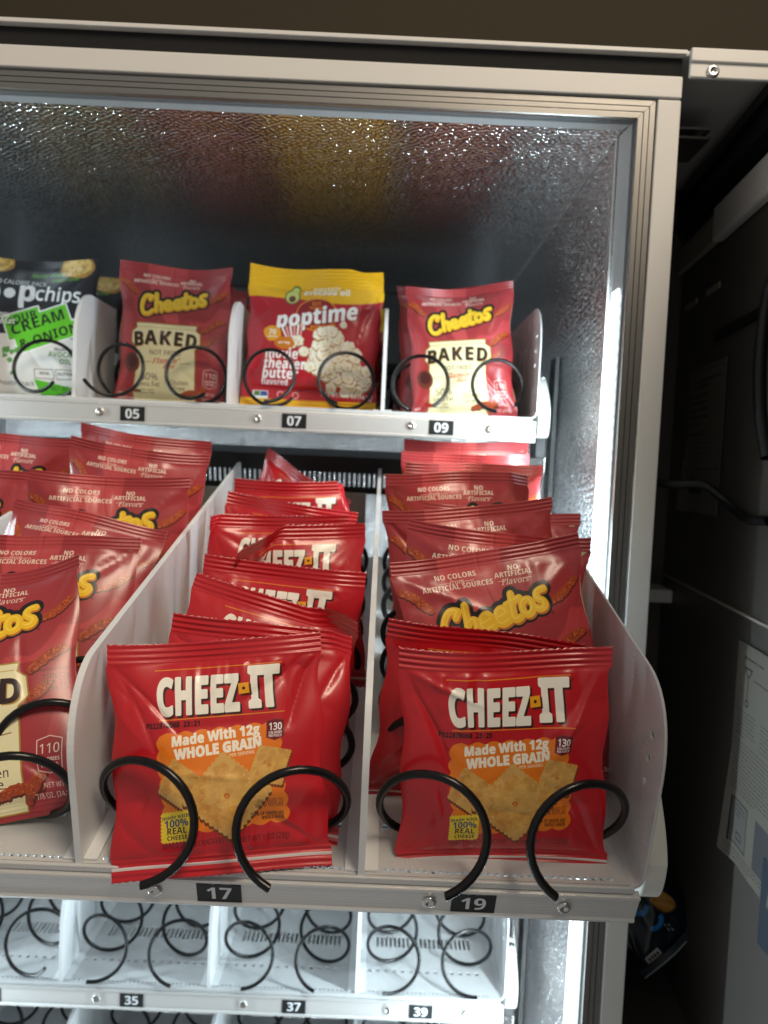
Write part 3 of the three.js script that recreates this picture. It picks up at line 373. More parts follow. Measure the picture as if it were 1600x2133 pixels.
tag(obj('hose_loop', tube([[0.286, 1.47, 0.015], [0.286, 1.5, 0.001], [0.286, 1.53, -0.006], [0.286, 1.56, -0.007], [0.286, 1.592, -0.002], [0.284, 1.605, 0.012], [0.282, 1.606, 0.045]], 0.0045, 60, 10), M.black), 'thick black hose loop at the right picture edge', 'hose');
tag(obj('padded_panel', bx(0.2805, 0.287, 1.125, 1.19, 0.06, 0.11, 0.003), new THREE.MeshStandardMaterial({ color: rgb(0.026, 0.038, 0.058), roughness: 0.6 })), 'blue grey padded edge at the lower right picture edge', 'panel');

// ---------------------------------------------------------------- trays
const W = 0.142, DEPTH = 0.46, NC = 5;
function labelTex(s) { return canvasTex(160, 92, (g, w, h) => { g.fillStyle = '#0b0b0d'; g.fillRect(0, 0, w, h); txt(g, s, w / 2, h * 0.83, 84, { color: '#e4e6ea', sx: 1.05 }); }); }
const profile = (back, hgt = 0.1) => { const s = new THREE.Shape(); s.moveTo(0.0005, 0); s.lineTo(0.0015, 0.058); s.bezierCurveTo(0.001, 0.085, -0.012, hgt, -0.038, hgt); s.lineTo(-back + 0.03, hgt); s.quadraticCurveTo(-back, hgt, -back, hgt - 0.03); s.lineTo(-back, 0); s.closePath(); return s; };
function sheetFrom(shape, thick) { const g = new THREE.ExtrudeGeometry(shape, { depth: thick - 0.0008, bevelEnabled: true, bevelThickness: 0.0004, bevelSize: 0.0004, bevelSegments: 2, curveSegments: 10 }); g.translate(0, 0, -(thick - 0.0008) / 2); g.rotateY(-Math.PI / 2); return g; }   // shape (z, y) -> sheet across x
// divider with gentle upright waves in the plastic sheet
function dividerGeo(seed, wavy) {
  const q = rng(seed), nz = 70, ny = 14, pos = [], idx = [], ph = [q() * 6, q() * 6, q() * 6], t = 0.0017;
  const at = (i) => { const n0 = 16, th = Math.PI / 2 * (1 - i / n0); return i <= n0 ? [-0.036 + 0.0375 * Math.sin(th), 0.055 + 0.045 * Math.cos(th)] : [-0.036 - (i - n0) / (nz - n0) * (DEPTH - 0.05), 0.1]; };
  for (const s of [1, -1]) for (let i = 0; i <= nz; i++) for (let j = 0; j <= ny; j++) {
    const [z, hz] = at(i), y = j / ny * hz, v = j / ny;
    const wv = wavy * 3.2 * v * (1 - v) * (Math.sin(z * 95 + ph[0]) + 0.7 * Math.sin(z * 163 + ph[1] + v) + 0.4 * Math.sin(z * 47 + ph[2])) * smooth(-z, 0.03, 0.12);
    pos.push(wv + s * t, y, z);
  }
  const row = ny + 1, side = (nz + 1) * row;
  for (let i = 0; i < nz; i++) for (let j = 0; j < ny; j++) { const a = i * row + j, b = a + row; idx.push(a, a + 1, b, b, a + 1, b + 1); const c = a + side, d = b + side; idx.push(c, d, c + 1, d, d + 1, c + 1); }
  const edge = (a, b) => idx.push(a, a + side, b, b, a + side, b + side);
  for (let i = 0; i < nz; i++) edge(i * row + ny, (i + 1) * row + ny);
  for (let j = 0; j < ny; j++) edge(j + 1, j);
  const g = new THREE.BufferGeometry(); g.setAttribute('position', new THREE.Float32BufferAttribute(pos, 3)); g.setIndex(idx); const n = g.toNonIndexed(); n.computeVertexNormals();
  // smooth the sheet, keep the rim crisp
  const gs = new THREE.BufferGeometry(); gs.setAttribute('position', g.attributes.position); gs.setIndex(idx.slice(0, nz * ny * 12)); gs.computeVertexNormals();
  const rim = new THREE.BufferGeometry(); rim.setAttribute('position', g.attributes.position); rim.setIndex(idx.slice(nz * ny * 12)); const r2 = rim.toNonIndexed(); r2.computeVertexNormals();
  const a = gs.toNonIndexed(); for (const o of [a, r2]) o.setAttribute('uv', new THREE.Float32BufferAttribute(new Float32Array(o.attributes.position.count * 2), 2));
  return mergeGeometries([a, r2]);
}
const dividerA = dividerGeo(1, 0.00018), dividerB = dividerGeo(2, 0.001), flange = bx(-0.0085, 0.0085, 0.0003, 0.0013, -DEPTH + 0.01, -0.001);
function holes(shape, x0, x1, perf) {
  const rect = (x, y, w, l) => { const p = new THREE.Path(); p.moveTo(x - w / 2, y - l / 2); p.lineTo(x - w / 2, y + l / 2); p.lineTo(x + w / 2, y + l / 2); p.lineTo(x + w / 2, y - l / 2); p.closePath(); shape.holes.push(p); };
  for (let x = x0 + 0.012; x < x1 - 0.009; x += 0.0041) { const p = new THREE.Path(); p.absellipse(x, 0.0035, 0.00135, 0.0012, 0, Math.PI * 2, true); p.curveSegments = 4; shape.holes.push(p); }
  if (!perf) return;
  for (let x = x0 + 0.012; x < x1 - 0.009; x += 0.0083) rect(x, 0.036, 0.0032, 0.0042);
  for (let x = x0 + 0.02; x < x1 - 0.018; x += 0.0046) rect(x, 0.085, 0.0023, 0.019);
  for (let x = x0 + 0.02; x < x1 - 0.018; x += 0.0046) rect(x, 0.185, 0.0023, 0.019);
}
const coilPts = (dir, R) => { const p = [], turns = 8.6, n = Math.round(turns * 26); for (let i = 0; i <= n; i++) { const a = i / n * turns * Math.PI * 2; p.push(new THREE.Vector3(dir * R * Math.cos(a), R * Math.sin(a), -0.05 * a / (Math.PI * 2))); } return new THREE.CatmullRomCurve3(p); };
const coilKind = (R, wr) => [1, -1].map((d) => { const c = coilPts(d, R), g = new THREE.TubeGeometry(c, 300, wr, 10), e = new THREE.SphereGeometry(wr, 10, 6).scale(1, 0.35, 1).translate(d * R, 0, 0); return mergeGeometries([g.toNonIndexed(), e.toNonIndexed()]); });
const coilThick = coilKind(0.0262, 0.0022), coilThin = coilKind(0.0252, 0.0018);
const rivetGeo = lathe([[1e-5, 0.0004], [0.0031, 0.0003], [0.0038, -0.0006], [0.0033, -0.0014], [0.0017, -0.0017], [0.0015, -0.0008], [1e-5, -0.0006]], [0, 0, 0]);
rivetGeo.scale(1, 1, -1).computeVertexNormals();
function makeTray(label, [x, y, z], tilt, o) {
  const t = thing('vending_tray', label, 'tray');
  t.position.set(x, y, z); t.rotation.x = tilt;
  // pan: a floor sheet with real perforations per column, bent up to a side wall
  for (let c = 0; c < NC; c++) {
    const x0 = -(c + 1) * W, x1 = -c * W - (c ? 0 : 0.006), s = new THREE.Shape([new THREE.Vector2(x0, 0.0), new THREE.Vector2(x1, 0.0), new THREE.Vector2(x1, DEPTH), new THREE.Vector2(x0, DEPTH)]);
    holes(s, x0, x1, c < 4);
    const g = new THREE.ExtrudeGeometry(s, { depth: 0.0012, bevelEnabled: false, curveSegments: 5 }); g.rotateX(-Math.PI / 2); g.translate(0, -0.0012, 0.0005);
    obj('floor_plate', g, M.white, t);
  }
  obj('front_lip', bx(-NC * W, -0.004, -0.0035, 0.0002, 0.0006, 0.003, 0.0008), M.white, t);
  const bend = new THREE.Shape(); bend.moveTo(-0.0062, -0.0012); bend.quadraticCurveTo(0.0004, -0.001, 0.0006, 0.006); bend.lineTo(-0.0008, 0.006); bend.quadraticCurveTo(-0.001, 0.0002, -0.0062, 0.0001); bend.closePath();
  const bg = new THREE.ExtrudeGeometry(bend, { depth: DEPTH - 0.002, bevelEnabled: false, curveSegments: 8 }); bg.translate(0, 0, -DEPTH + 0.004);
  const side = profile(DEPTH - 0.002); for (const [zz, yy] of [[-0.0185, 0.0445], [-0.0183, 0.058], [-0.0181, 0.0712]]) { const p = new THREE.Path(); p.absellipse(zz, yy, 0.0028, 0.0026, 0, Math.PI * 2, true); side.holes.push(p); }
  const sg = sheetFrom(side, 0.0014); sg.translate(0, 0.0055, 0.002);
  obj('side_wall', [bg, sg], M.white, t);
  const left = sheetFrom(profile(DEPTH - 0.002), 0.0014); left.translate(-NC * W, 0, 0.002); obj('side_wall', left, M.white, t);
  for (let c = 1; c < NC; c++) { const d = obj('divider', c % 2 ? dividerA : dividerB, M.divider, t); d.position.x = -c * W; obj('divider_foot', flange, M.divider, d); }
  for (let c = 0; c < NC; c++) for (const k of [0, 1]) {
    const m = obj('coil', (o.thick ? coilThick : coilThin)[k], M.wire, t), a = (o.ends?.[c]?.[k] ?? -80) * Math.PI / 180;
    m.position.set(-(c + 0.5) * W + (k ? 0.036 : -0.037), o.thick ? 0.0305 : 0.0285, o.reach ?? 0.012); m.rotation.z = k ? -a : a;
  }
  // rail: ribbed extrusion
  const r = new THREE.Shape(); r.moveTo(0, -0.0036); r.lineTo(0.0042, -0.0036); r.lineTo(0.0046, -0.0048); r.lineTo(0.0036, -0.0056);
  for (let i = 0; i < 6; i++) { const y0 = -0.0062 - i * 0.0022; r.lineTo(0.0038, y0); r.lineTo(0.0038, y0 - 0.0017); r.lineTo(0.0037, y0 - 0.0019); r.lineTo(0.0037, y0 - 0.0021); }
  r.lineTo(0.0036, -0.0198); r.lineTo(0.0047, -0.0208); r.lineTo(0.0044, -0.0226); r.lineTo(0, -0.0226); r.closePath();
  const rg = new THREE.ExtrudeGeometry(r, { depth: NC * W + 0.002, bevelEnabled: false }); rg.rotateY(-Math.PI / 2); rg.translate(-0.001, 0, 0.001);
  { const p = rg.attributes.position, u = rg.attributes.uv; for (let i = 0; i < p.count; i++) u.setXY(i, p.getX(i), p.getY(i) + p.getZ(i)); }
  const rail = obj('front_rail', rg, M.rail, t); rail.rotation.x = o.thick ? 0.19 : 0.03;
  for (const [s, lx] of o.labels) { const g = new THREE.BoxGeometry(0.0225, 0.0132, 0.0003); const m = obj('number_label', g, new THREE.MeshPhysicalMaterial({ map: labelTex(s), roughness: 0.55 }), rail); m.position.set(lx, -0.0128, 0.0051); }
  for (const rx of o.rivets) { const m = obj('rivet', rivetGeo, M.steel, rail); m.position.set(rx, -0.0122, 0.0052); }
  // rear: motor housing with slots and motor plates
  const hs = new THREE.Shape([new THREE.Vector2(-NC * W, 0.066), new THREE.Vector2(-0.004, 0.066), new THREE.Vector2(-0.004, 0.104), new THREE.Vector2(-NC * W, 0.104)]);
  for (let xx = -NC * W + 0.01; xx < -0.012; xx += 0.0052) hs.holes.push(new THREE.Path([new THREE.Vector2(xx, 0.073), new THREE.Vector2(xx, 0.088), new THREE.Vector2(xx + 0.0026, 0.088), new THREE.Vector2(xx + 0.0026, 0.073)]));
  obj('motor_housing', [new THREE.ExtrudeGeometry(hs, { depth: 0.003, bevelEnabled: false }).translate(0, 0, -DEPTH - 0.012), bx(-NC * W, -0.004, 0.104, 0.1055, -DEPTH - 0.04, -DEPTH - 0.008)], M.black, t);
  for (let c = 0; c < NC; c++) for (const k of [-0.0365, 0.036]) { const m = obj('motor_plate', new RoundedBoxGeometry(0.044, 0.066, 0.004, 3, 0.0019), M.beige, t); m.position.set(-(c + 0.5) * W + k, 0.036, -DEPTH - 0.003); }
  // roller block on the right flank
  const arm = new THREE.Shape(); arm.moveTo(-0.042, 0.035); arm.lineTo(-0.034, 0.038); arm.quadraticCurveTo(-0.012, 0.022, -0.006, 0.008); arm.quadraticCurveTo(-0.004, -0.012, -0.012, -0.016); arm.lineTo(-0.034, -0.016); arm.quadraticCurveTo(-0.046, -0.012, -0.044, 0.0); arm.closePath();
  const ag = new THREE.ExtrudeGeometry(arm, { depth: 0.009, bevelEnabled: true, bevelThickness: 0.0012, bevelSize: 0.0012, bevelSegments: 3 }); ag.rotateY(-Math.PI / 2); ag.translate(0.013, 0, 0);
  const blk = obj('roller_block', ag, M.nylon, t); obj('screw', [cyl(0.0038, 0.0012, [0.0085, 0.0395, -0.024], 'y', 18)], M.steel, blk);
  return t;
}
const rivetsAt = (first, list) => list;
const upper = makeTray('white top tray with four snack bags behind number labels 05 to 09', [0.1412, 1.502, -0.13], 0, { labels: [['05', -0.3705], ['07', -0.2225], ['09', -0.0875]], rivets: [-0.4, -0.256, -0.115, -0.043], ends: [[-62, -82], [-90, -74], [-150, -125], [-80, -140]], reach: 0.009 });
const pulled = makeTray('pulled-out tilted white tray full of red snack bags, labels 17 and 19', [0.1412, 1.245, 0.2129], 0.2419, { labels: [['17', -0.2135], ['19', -0.0845]], rivets: [-0.246, -0.107, -0.0385], ends: [[-74, -60], [-84, -70], [-100, -80]], reach: 0.019, thick: true });
const lower = makeTray('empty white tray of bare black coils with labels 35 to 39', [0.1412, 0.945, -0.13], 0, { labels: [['33', -0.4925], ['35', -0.3565], ['37', -0.2015], ['39', -0.08]], rivets: [-0.39, -0.25, -0.112, -0.0375], ends: [[-110, -108], [-95, -76], [-107, -88], [-80, -150]], reach: 0.006 });
const lowest = makeTray('bottom empty tray seen only under the rail of labels 35 to 39', [0.1412, 0.79, -0.13], 0, { labels: [], rivets: [], ends: [[-70, -90], [-100, -80], [-60, -120]], reach: 0.006 });
// catches that hold the trays to the shelf standard
for (const [y, which] of [[1.502, 'top'], [0.945, 'lower']]) {
  const c = thing('tray_catch', 'black catch with steel wire beside the right end of the ' + which + ' tray', 'catch');
  c.position.set(0.1505, y, -0.17);
  obj('latch', [bx(-0.004, 0.007, -0.036, 0.004, -0.012, 0.014, 0.0015), bx(-0.003, 0.004, 0.004, 0.05, -0.02, -0.008, 0.001)], M.black, c);
  obj('wire_stay', tube([[0.006, 0.055, -0.05], [0.007, 0.035, -0.012], [0.0075, 0.0, 0.004], [0.0075, -0.05, 0.006]], 0.0012, 24, 6), M.steel, c);
}

// ---------------------------------------------------------------- snack bags
function bagParts(K, o) {
  const { w, h, zig } = K, hs = K.seal, T = (o.T ?? K.T), q = rng(o.seed), nu = o.nu ?? 56, ns = K.cr ? 34 : o.nu > 50 ? 20 : 14, nb = o.nb ?? 46;
  const rows = []; for (let i = 0; i <= ns; i++) rows.push(hs * i / ns); for (let i = 1; i < nb; i++) rows.push(hs + (h - 2 * hs) * i / nb); for (let i = 0; i <= ns; i++) rows.push(h - hs + hs * i / ns);
  const creases = [1, -1].map(() => Array.from({ length: o.creases ?? 15 }, () => { const nearTop = q(), a = q() * Math.PI; return { x: (q() - 0.5) * w * 0.95, y: nearTop < 0.4 ? h - hs - q() * h * 0.25 : nearTop < 0.6 ? hs + q() * h * 0.25 : q() * h, c: Math.cos(a), s: Math.sin(a), L: 0.012 + 0.03 * q(), wd: 0.001 + 0.004 * q(), amp: (q() - 0.55) * 0.0036 }; }));
  creases.forEach((list) => { for (const [ex, ey, dx, dy] of [[-1, 1, 1, -1], [1, 1, -1, -1], [-1, -1, 1, 1], [1, -1, -1, 1]]) for (let k = 0; k < 2; k++) { const a = Math.atan2(dy, dx) + (q() - 0.5) * 0.9, L = 0.014 + 0.022 * q(); list.push({ x: ex * w * 0.47 + Math.cos(a) * L * 0.8, y: h / 2 + ey * (h / 2 - hs) + Math.sin(a) * L * 0.8, c: Math.cos(a), s: Math.sin(a), L, wd: 0.0012 + 0.002 * q(), amp: (q() < 0.6 ? -1 : 1) * (0.0013 + 0.0022 * q()) }); } const a = (q() - 0.5) * 0.5; list.push({ x: (q() - 0.5) * w * 0.3, y: h * (0.25 + 0.4 * q()), c: Math.cos(a), s: Math.sin(a), L: 0.03 + 0.02 * q(), wd: 0.004, amp: -0.0016 * q() }); });
  const ph = Array.from({ length: 16 }, () => q() * 6.28), kk = [3 + q() * 4, 7 + q() * 6, 14 + q() * 9], pinch = [0.04 + 0.03 * q(), 0.04 + 0.03 * q()], sway = (o.sway ?? 0.0045), topSway = o.topSway ?? 0.0042, puffy = 0.85 + 0.25 * q();
  const zr = Array.from({ length: 40 }, () => 0.3 + q()), zz = (u) => zig * zr[Math.floor(u * 28) % 40] * (Math.abs(((u * 28) % 1) - 0.5) * 4 - 1);
  const fold = (p) => { for (const f of o.folds ?? []) {
    const nx = Math.cos(f.ang), ny = Math.sin(f.ang), s = (p[0] - f.x * w) * nx + (p[1] - f.y * h) * ny; if (s <= 0) continue;
    const sg = Math.sign(f.a), A = Math.abs(f.a), r = f.r ?? 0.004, z = p[2] * sg; let pn, zn;
    if (s < r * A) { const th = s / r; pn = (r - z) * Math.sin(th); zn = r - (r - z) * Math.cos(th); } else { const e = s - r * A; pn = (r - z) * Math.sin(A) + e * Math.cos(A); zn = r - (r - z) * Math.cos(A) + e * Math.sin(A); }
    p[0] += (pn - s) * nx; p[1] += (pn - s) * ny; p[2] = zn * sg; } return p; };
  const grid = [1, -1].map((s, si) => {
    const pos = [], uv = [];
    for (const y0 of rows) for (let i = 0; i <= nu; i++) {
      const u = i / nu, X = (u - 0.5) * w, d = clamp((y0 - hs) / (h - 2 * hs), 0, 1), inB = d > 0 && d < 1 ? 1 : 0, ux = Math.abs(2 * u - 1);
      const prof = inB ? Math.pow(Math.sin(Math.PI * Math.pow(d, o.low ?? 0.86)), 0.62) : 0, pw = Math.pow(1 - Math.pow(ux, 2.6), 0.72);
      let t = T * puffy * prof * pw;
      const dt = Math.min(Math.max(y0 - hs, 0), Math.max(h - hs - y0, 0)), top = y0 > h / 2 ? 1 : 0;
      const pl = Math.exp(-dt / 0.014) * (1 - Math.exp(-dt / 0.002));
      const uw = u + 0.09 * Math.sin(5 * u + ph[5]) + 0.05 * Math.sin(11 * u + ph[13]); t += 0.00075 * pl * (0.5 + 0.5 * Math.sin(3.3 * u + ph[14])) * (Math.sin(kk[0] * 6.28 * uw + ph[top]) + 0.6 * Math.sin(kk[1] * 6.28 * uw + ph[2 + top] + si)) * pw;
      let cr = 0; for (const c of creases[si]) { const qx = X - c.x, qy = y0 - c.y, a = qx * c.c + qy * c.s, b = -qx * c.s + qy * c.c, f = 1 - (a / c.L) ** 2; if (f > 0) cr += c.amp * f * Math.exp(-Math.abs(b) / c.wd); }
      t += cr * (0.25 + 0.75 * prof) * inB * Math.min(1, (1 - ux) * 9 + 0.15);
      t += inB * 0.0009 * prof * Math.sin(u * 8 + ph[6] + si) * Math.sin(d * 9 + ph[7]);
      const pz = 0.0002 + Math.max(t, -0.002);
      const crimp = d <= 0 || d >= 1 ? 0.00055 * Math.sin((d <= 0 ? y0 : h - y0) / hs * 6.283 * (K.cr ?? 3.5)) * (0.7 + 0.3 * Math.sin(u * 9 + ph[15])) : 0;
      let z = s * pz + crimp + sway * Math.sin(u * 4 + ph[8]) * (0.4 + 0.6 * d) + topSway * Math.pow(d, 5) * Math.sin(u * 7 + ph[9]) + 0.7 * topSway * Math.pow(1 - d, 6) * Math.sin(u * 5 + ph[10]);
      let x = X * (1 - pinch[u < 0.5 ? 0 : 1] * prof * ux) + 0.0012 * inB * ux * Math.sin(d * 14 + ph[u < 0.5 ? 11 : 12]);
      let y = y0 + (y0 === 0 ? -zz(u) : y0 === h ? zz(u) : 0) - 0.02 * T * (1 - ux * ux) * (d - 0.5);
      y += 0.012 * h * (d - 0.5) * 2 * (Math.pow(ux, 3) - 0.3) * (o.ears ?? 0.8);
      const p = fold([x, y, z]); pos.push(...p);
      uv.push(s > 0 ? (0.002 + 0.996 * u) * K.tw / (K.tw + BACK) : (K.tw + BACK / 2) / (K.tw + BACK), s > 0 ? 0.002 + 0.996 * y0 / h : 0.5);
    }
    const idx = [], row = nu + 1; for (let j = 0; j < rows.length - 1; j++) for (let i = 0; i < nu; i++) { const a = j * row + i, b = a + row; s > 0 ? idx.push(a, a + 1, b, b, a + 1, b + 1) : idx.push(a, b, a + 1, b, b + 1, a + 1); }
    const g = new THREE.BufferGeometry(); g.setAttribute('position', new THREE.Float32BufferAttribute(pos, 3)); g.setAttribute('uv', new THREE.Float32BufferAttribute(uv, 2)); g.setIndex(idx); g.computeVertexNormals(); return g;
  });
  const row = nu + 1, slice = (j0, j1) => mergeGeometries(grid.map((g, si) => {
    const n = new THREE.BufferGeometry(); for (const [k, c] of [['position', 3], ['normal', 3], ['uv', 2]]) n.setAttribute(k, new THREE.BufferAttribute(g.attributes[k].array.slice(j0 * row * c, (j1 + 1) * row * c), c));
    const idx = []; for (let j = 0; j < j1 - j0; j++) for (let i = 0; i < nu; i++) { const a = j * row + i, b = a + row; si === 0 ? idx.push(a, a + 1, b, b, a + 1, b + 1) : idx.push(a, b, a + 1, b, b + 1, a + 1); } n.setIndex(idx); return n; }));
  const L = rows.length - 1; return { bottom_seal: slice(0, ns), pouch: slice(ns, L - ns), top_seal: slice(L - ns, L) };
}
const NAME = { cheez: 'cracker_bag', cheezLate: 'cracker_bag', cheetos: 'puff_snack_bag', poptime: 'popcorn_bag', chips: 'chip_bag', dark: 'chip_bag' };
// top centre (x, h, z) in the tray's own axes, roll, lean back, yaw
function bag(kind, label, tray, [x, hh, z], o = {}) {
  const K = { ...KIND[kind], ...(o.size ? { w: KIND[kind].w * o.size, h: KIND[kind].h * o.size } : {}) };
  const t = thing(NAME[kind], label, 'snack bag'), parts = bagParts(K, o);
  for (const [n, g] of Object.entries(parts)) obj(n, g, K.mat, t);
  const R = new THREE.Matrix4().makeRotationY(o.yaw ?? 0).multiply(new THREE.Matrix4().makeRotationX(-(o.lean ?? 0))).multiply(new THREE.Matrix4().makeRotationZ(o.roll ?? 0));
  const base = new THREE.Vector3(x, hh, z).sub(new THREE.Vector3(0, K.h, 0).applyMatrix4(R));
  if (tray && (base.y < -0.0075 || base.y > 0.03)) console.log(label, 'base height', base.y.toFixed(4));
  const m = new THREE.Matrix4().makeTranslation(base.x, base.y, base.z).multiply(R);
  if (tray) { tray.updateMatrix(); m.premultiply(tray.matrix); }
  m.decompose(t.position, t.quaternion, t.scale); return t;
}
const PI = Math.PI;
// column 17
bag('cheez', 'red cheese cracker bag standing foremost in column 17, inside the two coil ends', pulled, [-0.2245, 0.1005, -0.052], { seed: 11, roll: 0.11, lean: 0.5, nu: 90, nb: 76, creases: 24, T: 0.0075, low: 0.95, size: 1.03 });
bag('cheez', 'red cracker bag second in column 17, its upper right corner bent', pulled, [-0.202, 0.1, -0.076], { seed: 12, roll: -0.06, lean: 0.5, creases: 24, nu: 72, nb: 60, folds: [{ x: 0.36, y: 0.9, ang: 0.5, a: -0.7, r: 0.012 }], topSway: 0.004 });
bag('cheez', 'red cracker bag third in column 17, top edge slanting down to the right', pulled, [-0.199, 0.098, -0.116], { seed: 13, roll: -0.24, lean: 0.5, folds: [{ x: 0.16, y: 0.98, ang: 0.75, a: 1.0, r: 0.01 }] });
bag('cheez', 'red cracker bag fourth in column 17, with a straight toothed top edge', pulled, [-0.201, 0.104, -0.158], { seed: 14, roll: -0.07, lean: 0.36, creases: 20 });
bag('cheez', 'red cracker bag fifth in column 17, left half of its top folded over', pulled, [-0.204, 0.119, -0.196], { seed: 15, roll: 0.05, lean: 0.3, folds: [{ x: -0.02, y: 0.97, ang: 2.55, a: 1.4, r: 0.008 }] });
bag('cheez', 'red cracker bag sixth in column 17, level top and crumpled left corner', pulled, [-0.217, 0.113, -0.236], { seed: 16, roll: 0.03, lean: 0.32, folds: [{ x: -0.44, y: 0.88, ang: 2.7, a: 0.9, r: 0.006 }] });
bag('cheez', 'red cracker bag seventh in column 17, with a shiny crushed right corner', pulled, [-0.211, 0.11, -0.28], { seed: 17, roll: -0.12, lean: 0.3, creases: 26, topSway: 0.006 });
bag('cheez', 'red cracker bag eighth in column 17, only a strip of its lettering showing', pulled, [-0.212, 0.117, -0.322], { seed: 18, roll: 0.02, lean: 0.15, folds: [{ x: 0.33, y: 0.95, ang: 0.3, a: -1.2, r: 0.008 }] });
bag('cheez', 'red cracker bag rearmost in column 17, twisted with a high left corner', pulled, [-0.21, 0.108, -0.378], { seed: 19, roll: -0.3, lean: 0.1, yaw: -0.65, topSway: 0.005 });
// column 19
bag('cheezLate', 'red cheese cracker bag standing foremost in column 19 with a white top edge', pulled, [-0.0725, 0.109, -0.038], { seed: 21, roll: 0.03, lean: 0.22, nu: 90, nb: 76, creases: 26, T: 0.0078, low: 0.95, size: 1.035, ears: 1.3, topSway: 0.002 });
bag('cheez', 'red cracker bag second in column 19, a plain red band above the first', pulled, [-0.08, 0.1065, -0.064], { seed: 22, roll: -0.085, lean: 0.02, creases: 24, T: 0.008, topSway: 0.003, yaw: 0.05 });
bag('cheetos', 'dark red puff snack bag third in column 19, tilted up to the right', pulled, [-0.077, 0.133, -0.122], { seed: 23, roll: 0.2, lean: 0.42, creases: 14, folds: [{ x: 0.3, y: 0.98, ang: 0.5, a: 0.35, r: 0.02 }] });
bag('cheetos', 'dark red puff snack bag fourth in column 19, right ear sticking out widest', pulled, [-0.063, 0.136, -0.15], { seed: 24, roll: -0.06, lean: 0.33, size: 1.03, ears: 1.6 });
bag('cheetos', 'dark red puff snack bag fifth in column 19, left ear drooping over the divider', pulled, [-0.082, 0.14, -0.19], { seed: 25, roll: 0.13, lean: 0.25, ears: 1.4, creases: 20 });
bag('cheetos', 'pale lit puff snack bag sixth in column 19, only its right corner showing', pulled, [-0.052, 0.129, -0.222], { seed: 26, roll: -0.02, lean: 0.42 });
bag('cheetos', 'bright crumpled puff snack bag seventh in column 19', pulled, [-0.082, 0.149, -0.248], { seed: 27, roll: 0.06, lean: 0.1, creases: 26, size: 0.97, topSway: 0.005, folds: [{ x: 0.32, y: 0.96, ang: 0.2, a: 0.8, r: 0.01 }] });
bag('cheetos', 'puff snack bag eighth in column 19, its buckled top a wavy line', pulled, [-0.067, 0.145, -0.295], { seed: 28, roll: 0.03, lean: 0.12, creases: 24, size: 0.95, topSway: 0.006 });
bag('cheetos', 'puff snack bag second from the back in column 19', pulled, [-0.068, 0.142, -0.345], { seed: 29, roll: 0.02, lean: 0.15, size: 0.97 });
bag('cheetos', 'rearmost puff snack bag in column 19, right under the top tray', pulled, [-0.063, 0.143, -0.392], { seed: 30, roll: 0.03, lean: 0.12 });
// column 15 and beyond
bag('cheetos', 'dark red puff snack bag foremost at the left, cream label cut by the picture edge', pulled, [-0.379, 0.107, -0.115], { seed: 41, roll: 0.23, lean: 0.74, nu: 72, nb: 60, ears: 1 });
bag('cheetos', 'dark red puff snack bag second in the left column, with a level top edge', pulled, [-0.357, 0.114, -0.166], { seed: 42, roll: 0.03, lean: 0.6 });
bag('cheetos', 'puff snack bag third in the left column, its upper left corner peaked', pulled, [-0.349, 0.115, -0.212], { seed: 43, size: 0.97, roll: -0.16, lean: 0.6, creases: 20 });
bag('cheetos', 'puff snack bag fourth in the left column, showing its whole yellow logo', pulled, [-0.342, 0.136, -0.243], { seed: 44, roll: -0.03, lean: 0.36, yaw: 0.12, ears: 1.5 });
bag('cheetos', 'puff snack bag fifth in the left column, lower of the two rear tops', pulled, [-0.338, 0.145, -0.3], { seed: 45, roll: -0.1, lean: 0.2, size: 0.97, ears: 1.6 });
bag('cheetos', 'puff snack bag rearmost in the left column, curled top edge', pulled, [-0.346, 0.148, -0.34], { seed: 46, roll: -0.1, lean: 0.12, topSway: 0.005 });
bag('cheetos', 'puff snack bag at far left rear, topmost beyond the divider', pulled, [-0.458, 0.145, -0.33], { seed: 47, roll: -0.05, lean: 0.15 });
bag('cheetos', 'puff snack bag at far left, second beyond the divider', pulled, [-0.466, 0.128, -0.28], { seed: 48, roll: -0.08, lean: 0.45 });
bag('cheetos', 'puff snack bag at far left, cut by the picture edge beneath the divider', pulled, [-0.478, 0.118, -0.225], { seed: 49, roll: -0.05, lean: 0.55 });
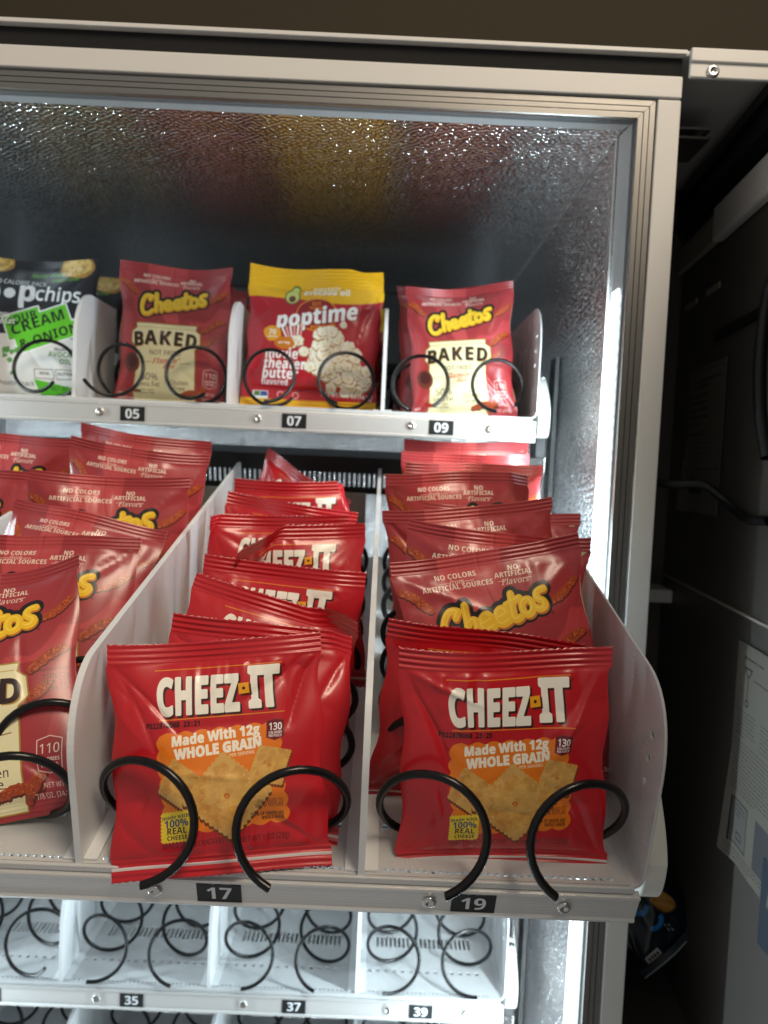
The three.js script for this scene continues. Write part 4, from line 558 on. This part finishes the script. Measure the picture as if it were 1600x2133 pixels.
// top tray
bag('chips', 'black, white and green potato chip bag at the left end of the top tray', upper, [-0.49, 0.138, -0.06], { seed: 51, roll: 0.02, lean: 0.1, low: 0.8, size: 1.08 });
bag('chips', 'dark chip bag mostly hidden behind the black and green one', upper, [-0.472, 0.137, -0.11], { seed: 52, roll: -0.08, lean: 0.08 });
bag('cheetos', 'red puff snack bag standing behind label 05 on the top tray', upper, [-0.3475, 0.135, -0.05], { seed: 53, roll: -0.012, lean: 0.04, size: 0.94, creases: 26, T: 0.013, ears: 1.2, low: 0.75 });
bag('cheetos', 'red puff snack bag second in line at label 05, its edge showing', upper, [-0.352, 0.13, -0.09], { seed: 54, roll: -0.1, lean: 0.1, size: 0.93 });
bag('poptime', 'red and yellow popcorn bag standing in front behind label 07', upper, [-0.211, 0.139, -0.05], { seed: 55, roll: -0.03, lean: 0.05, creases: 18, low: 0.72, T: 0.017, folds: [{ x: 0.3, y: 0.97, ang: 1.0, a: 0.6, r: 0.012 }] });
bag('poptime', 'yellow topped popcorn bag peeking out behind the front popcorn bag', upper, [-0.214, 0.138, -0.085], { seed: 56, roll: 0.015, lean: 0.06, size: 1.02 });
bag('cheetos', 'red puff snack bag leaning right behind label 09 on the top tray', upper, [-0.0735, 0.1275, -0.048], { seed: 57, roll: 0.075, lean: 0.13, size: 0.9, creases: 28, T: 0.0135, ears: 1.1, low: 0.75 });
bag('cheetos', 'red puff snack bag showing only its left edge behind the leaning bag', upper, [-0.078, 0.136, -0.09], { seed: 58, roll: 0.05, lean: 0.08, size: 0.95 });
for (const [kind, col, cx, txt0] of [['cheetos', '05', -0.352, 'red puff snack bag'], ['poptime', '07', -0.213, 'yellow topped popcorn bag'], ['chips', '03', -0.49, 'dark chip bag'], ['cheetos', '09', -0.073, 'red puff snack bag']])
  for (let i = 0; i < 4; i++) { const b = bag(kind, txt0 + { '05': ' hidden in the column left of the popcorn bags', '07': ' hidden behind the two front popcorn bags', '03': ' hidden at the far left of the top tray', '09': ' hidden at the right end of the top tray' }[col], upper, [cx + 0.004 * (i % 2), 0.138, -0.165 - 0.058 * i], { seed: 70 + i + Number(col), lean: 0.32, roll: 0.03 * (i % 3 - 1), nu: 30, nb: 24, size: kind === 'cheetos' ? 0.94 : 1 }); b.userData.group = 'bags hidden deep in top tray column ' + col; }
// fallen bag beside the cabinet
{
  bag('dark', 'dark navy chip bag fallen into the gap between cabinet and door', null, [0.232, 1.077, -0.115], { seed: 61, roll: 0.785, lean: 0.15, yaw: -0.1, T: 0.008, creases: 16 });
}
scene.traverse((o) => { if (o.isLight) o.castShadow = true; });
renderer.render(scene, camera);
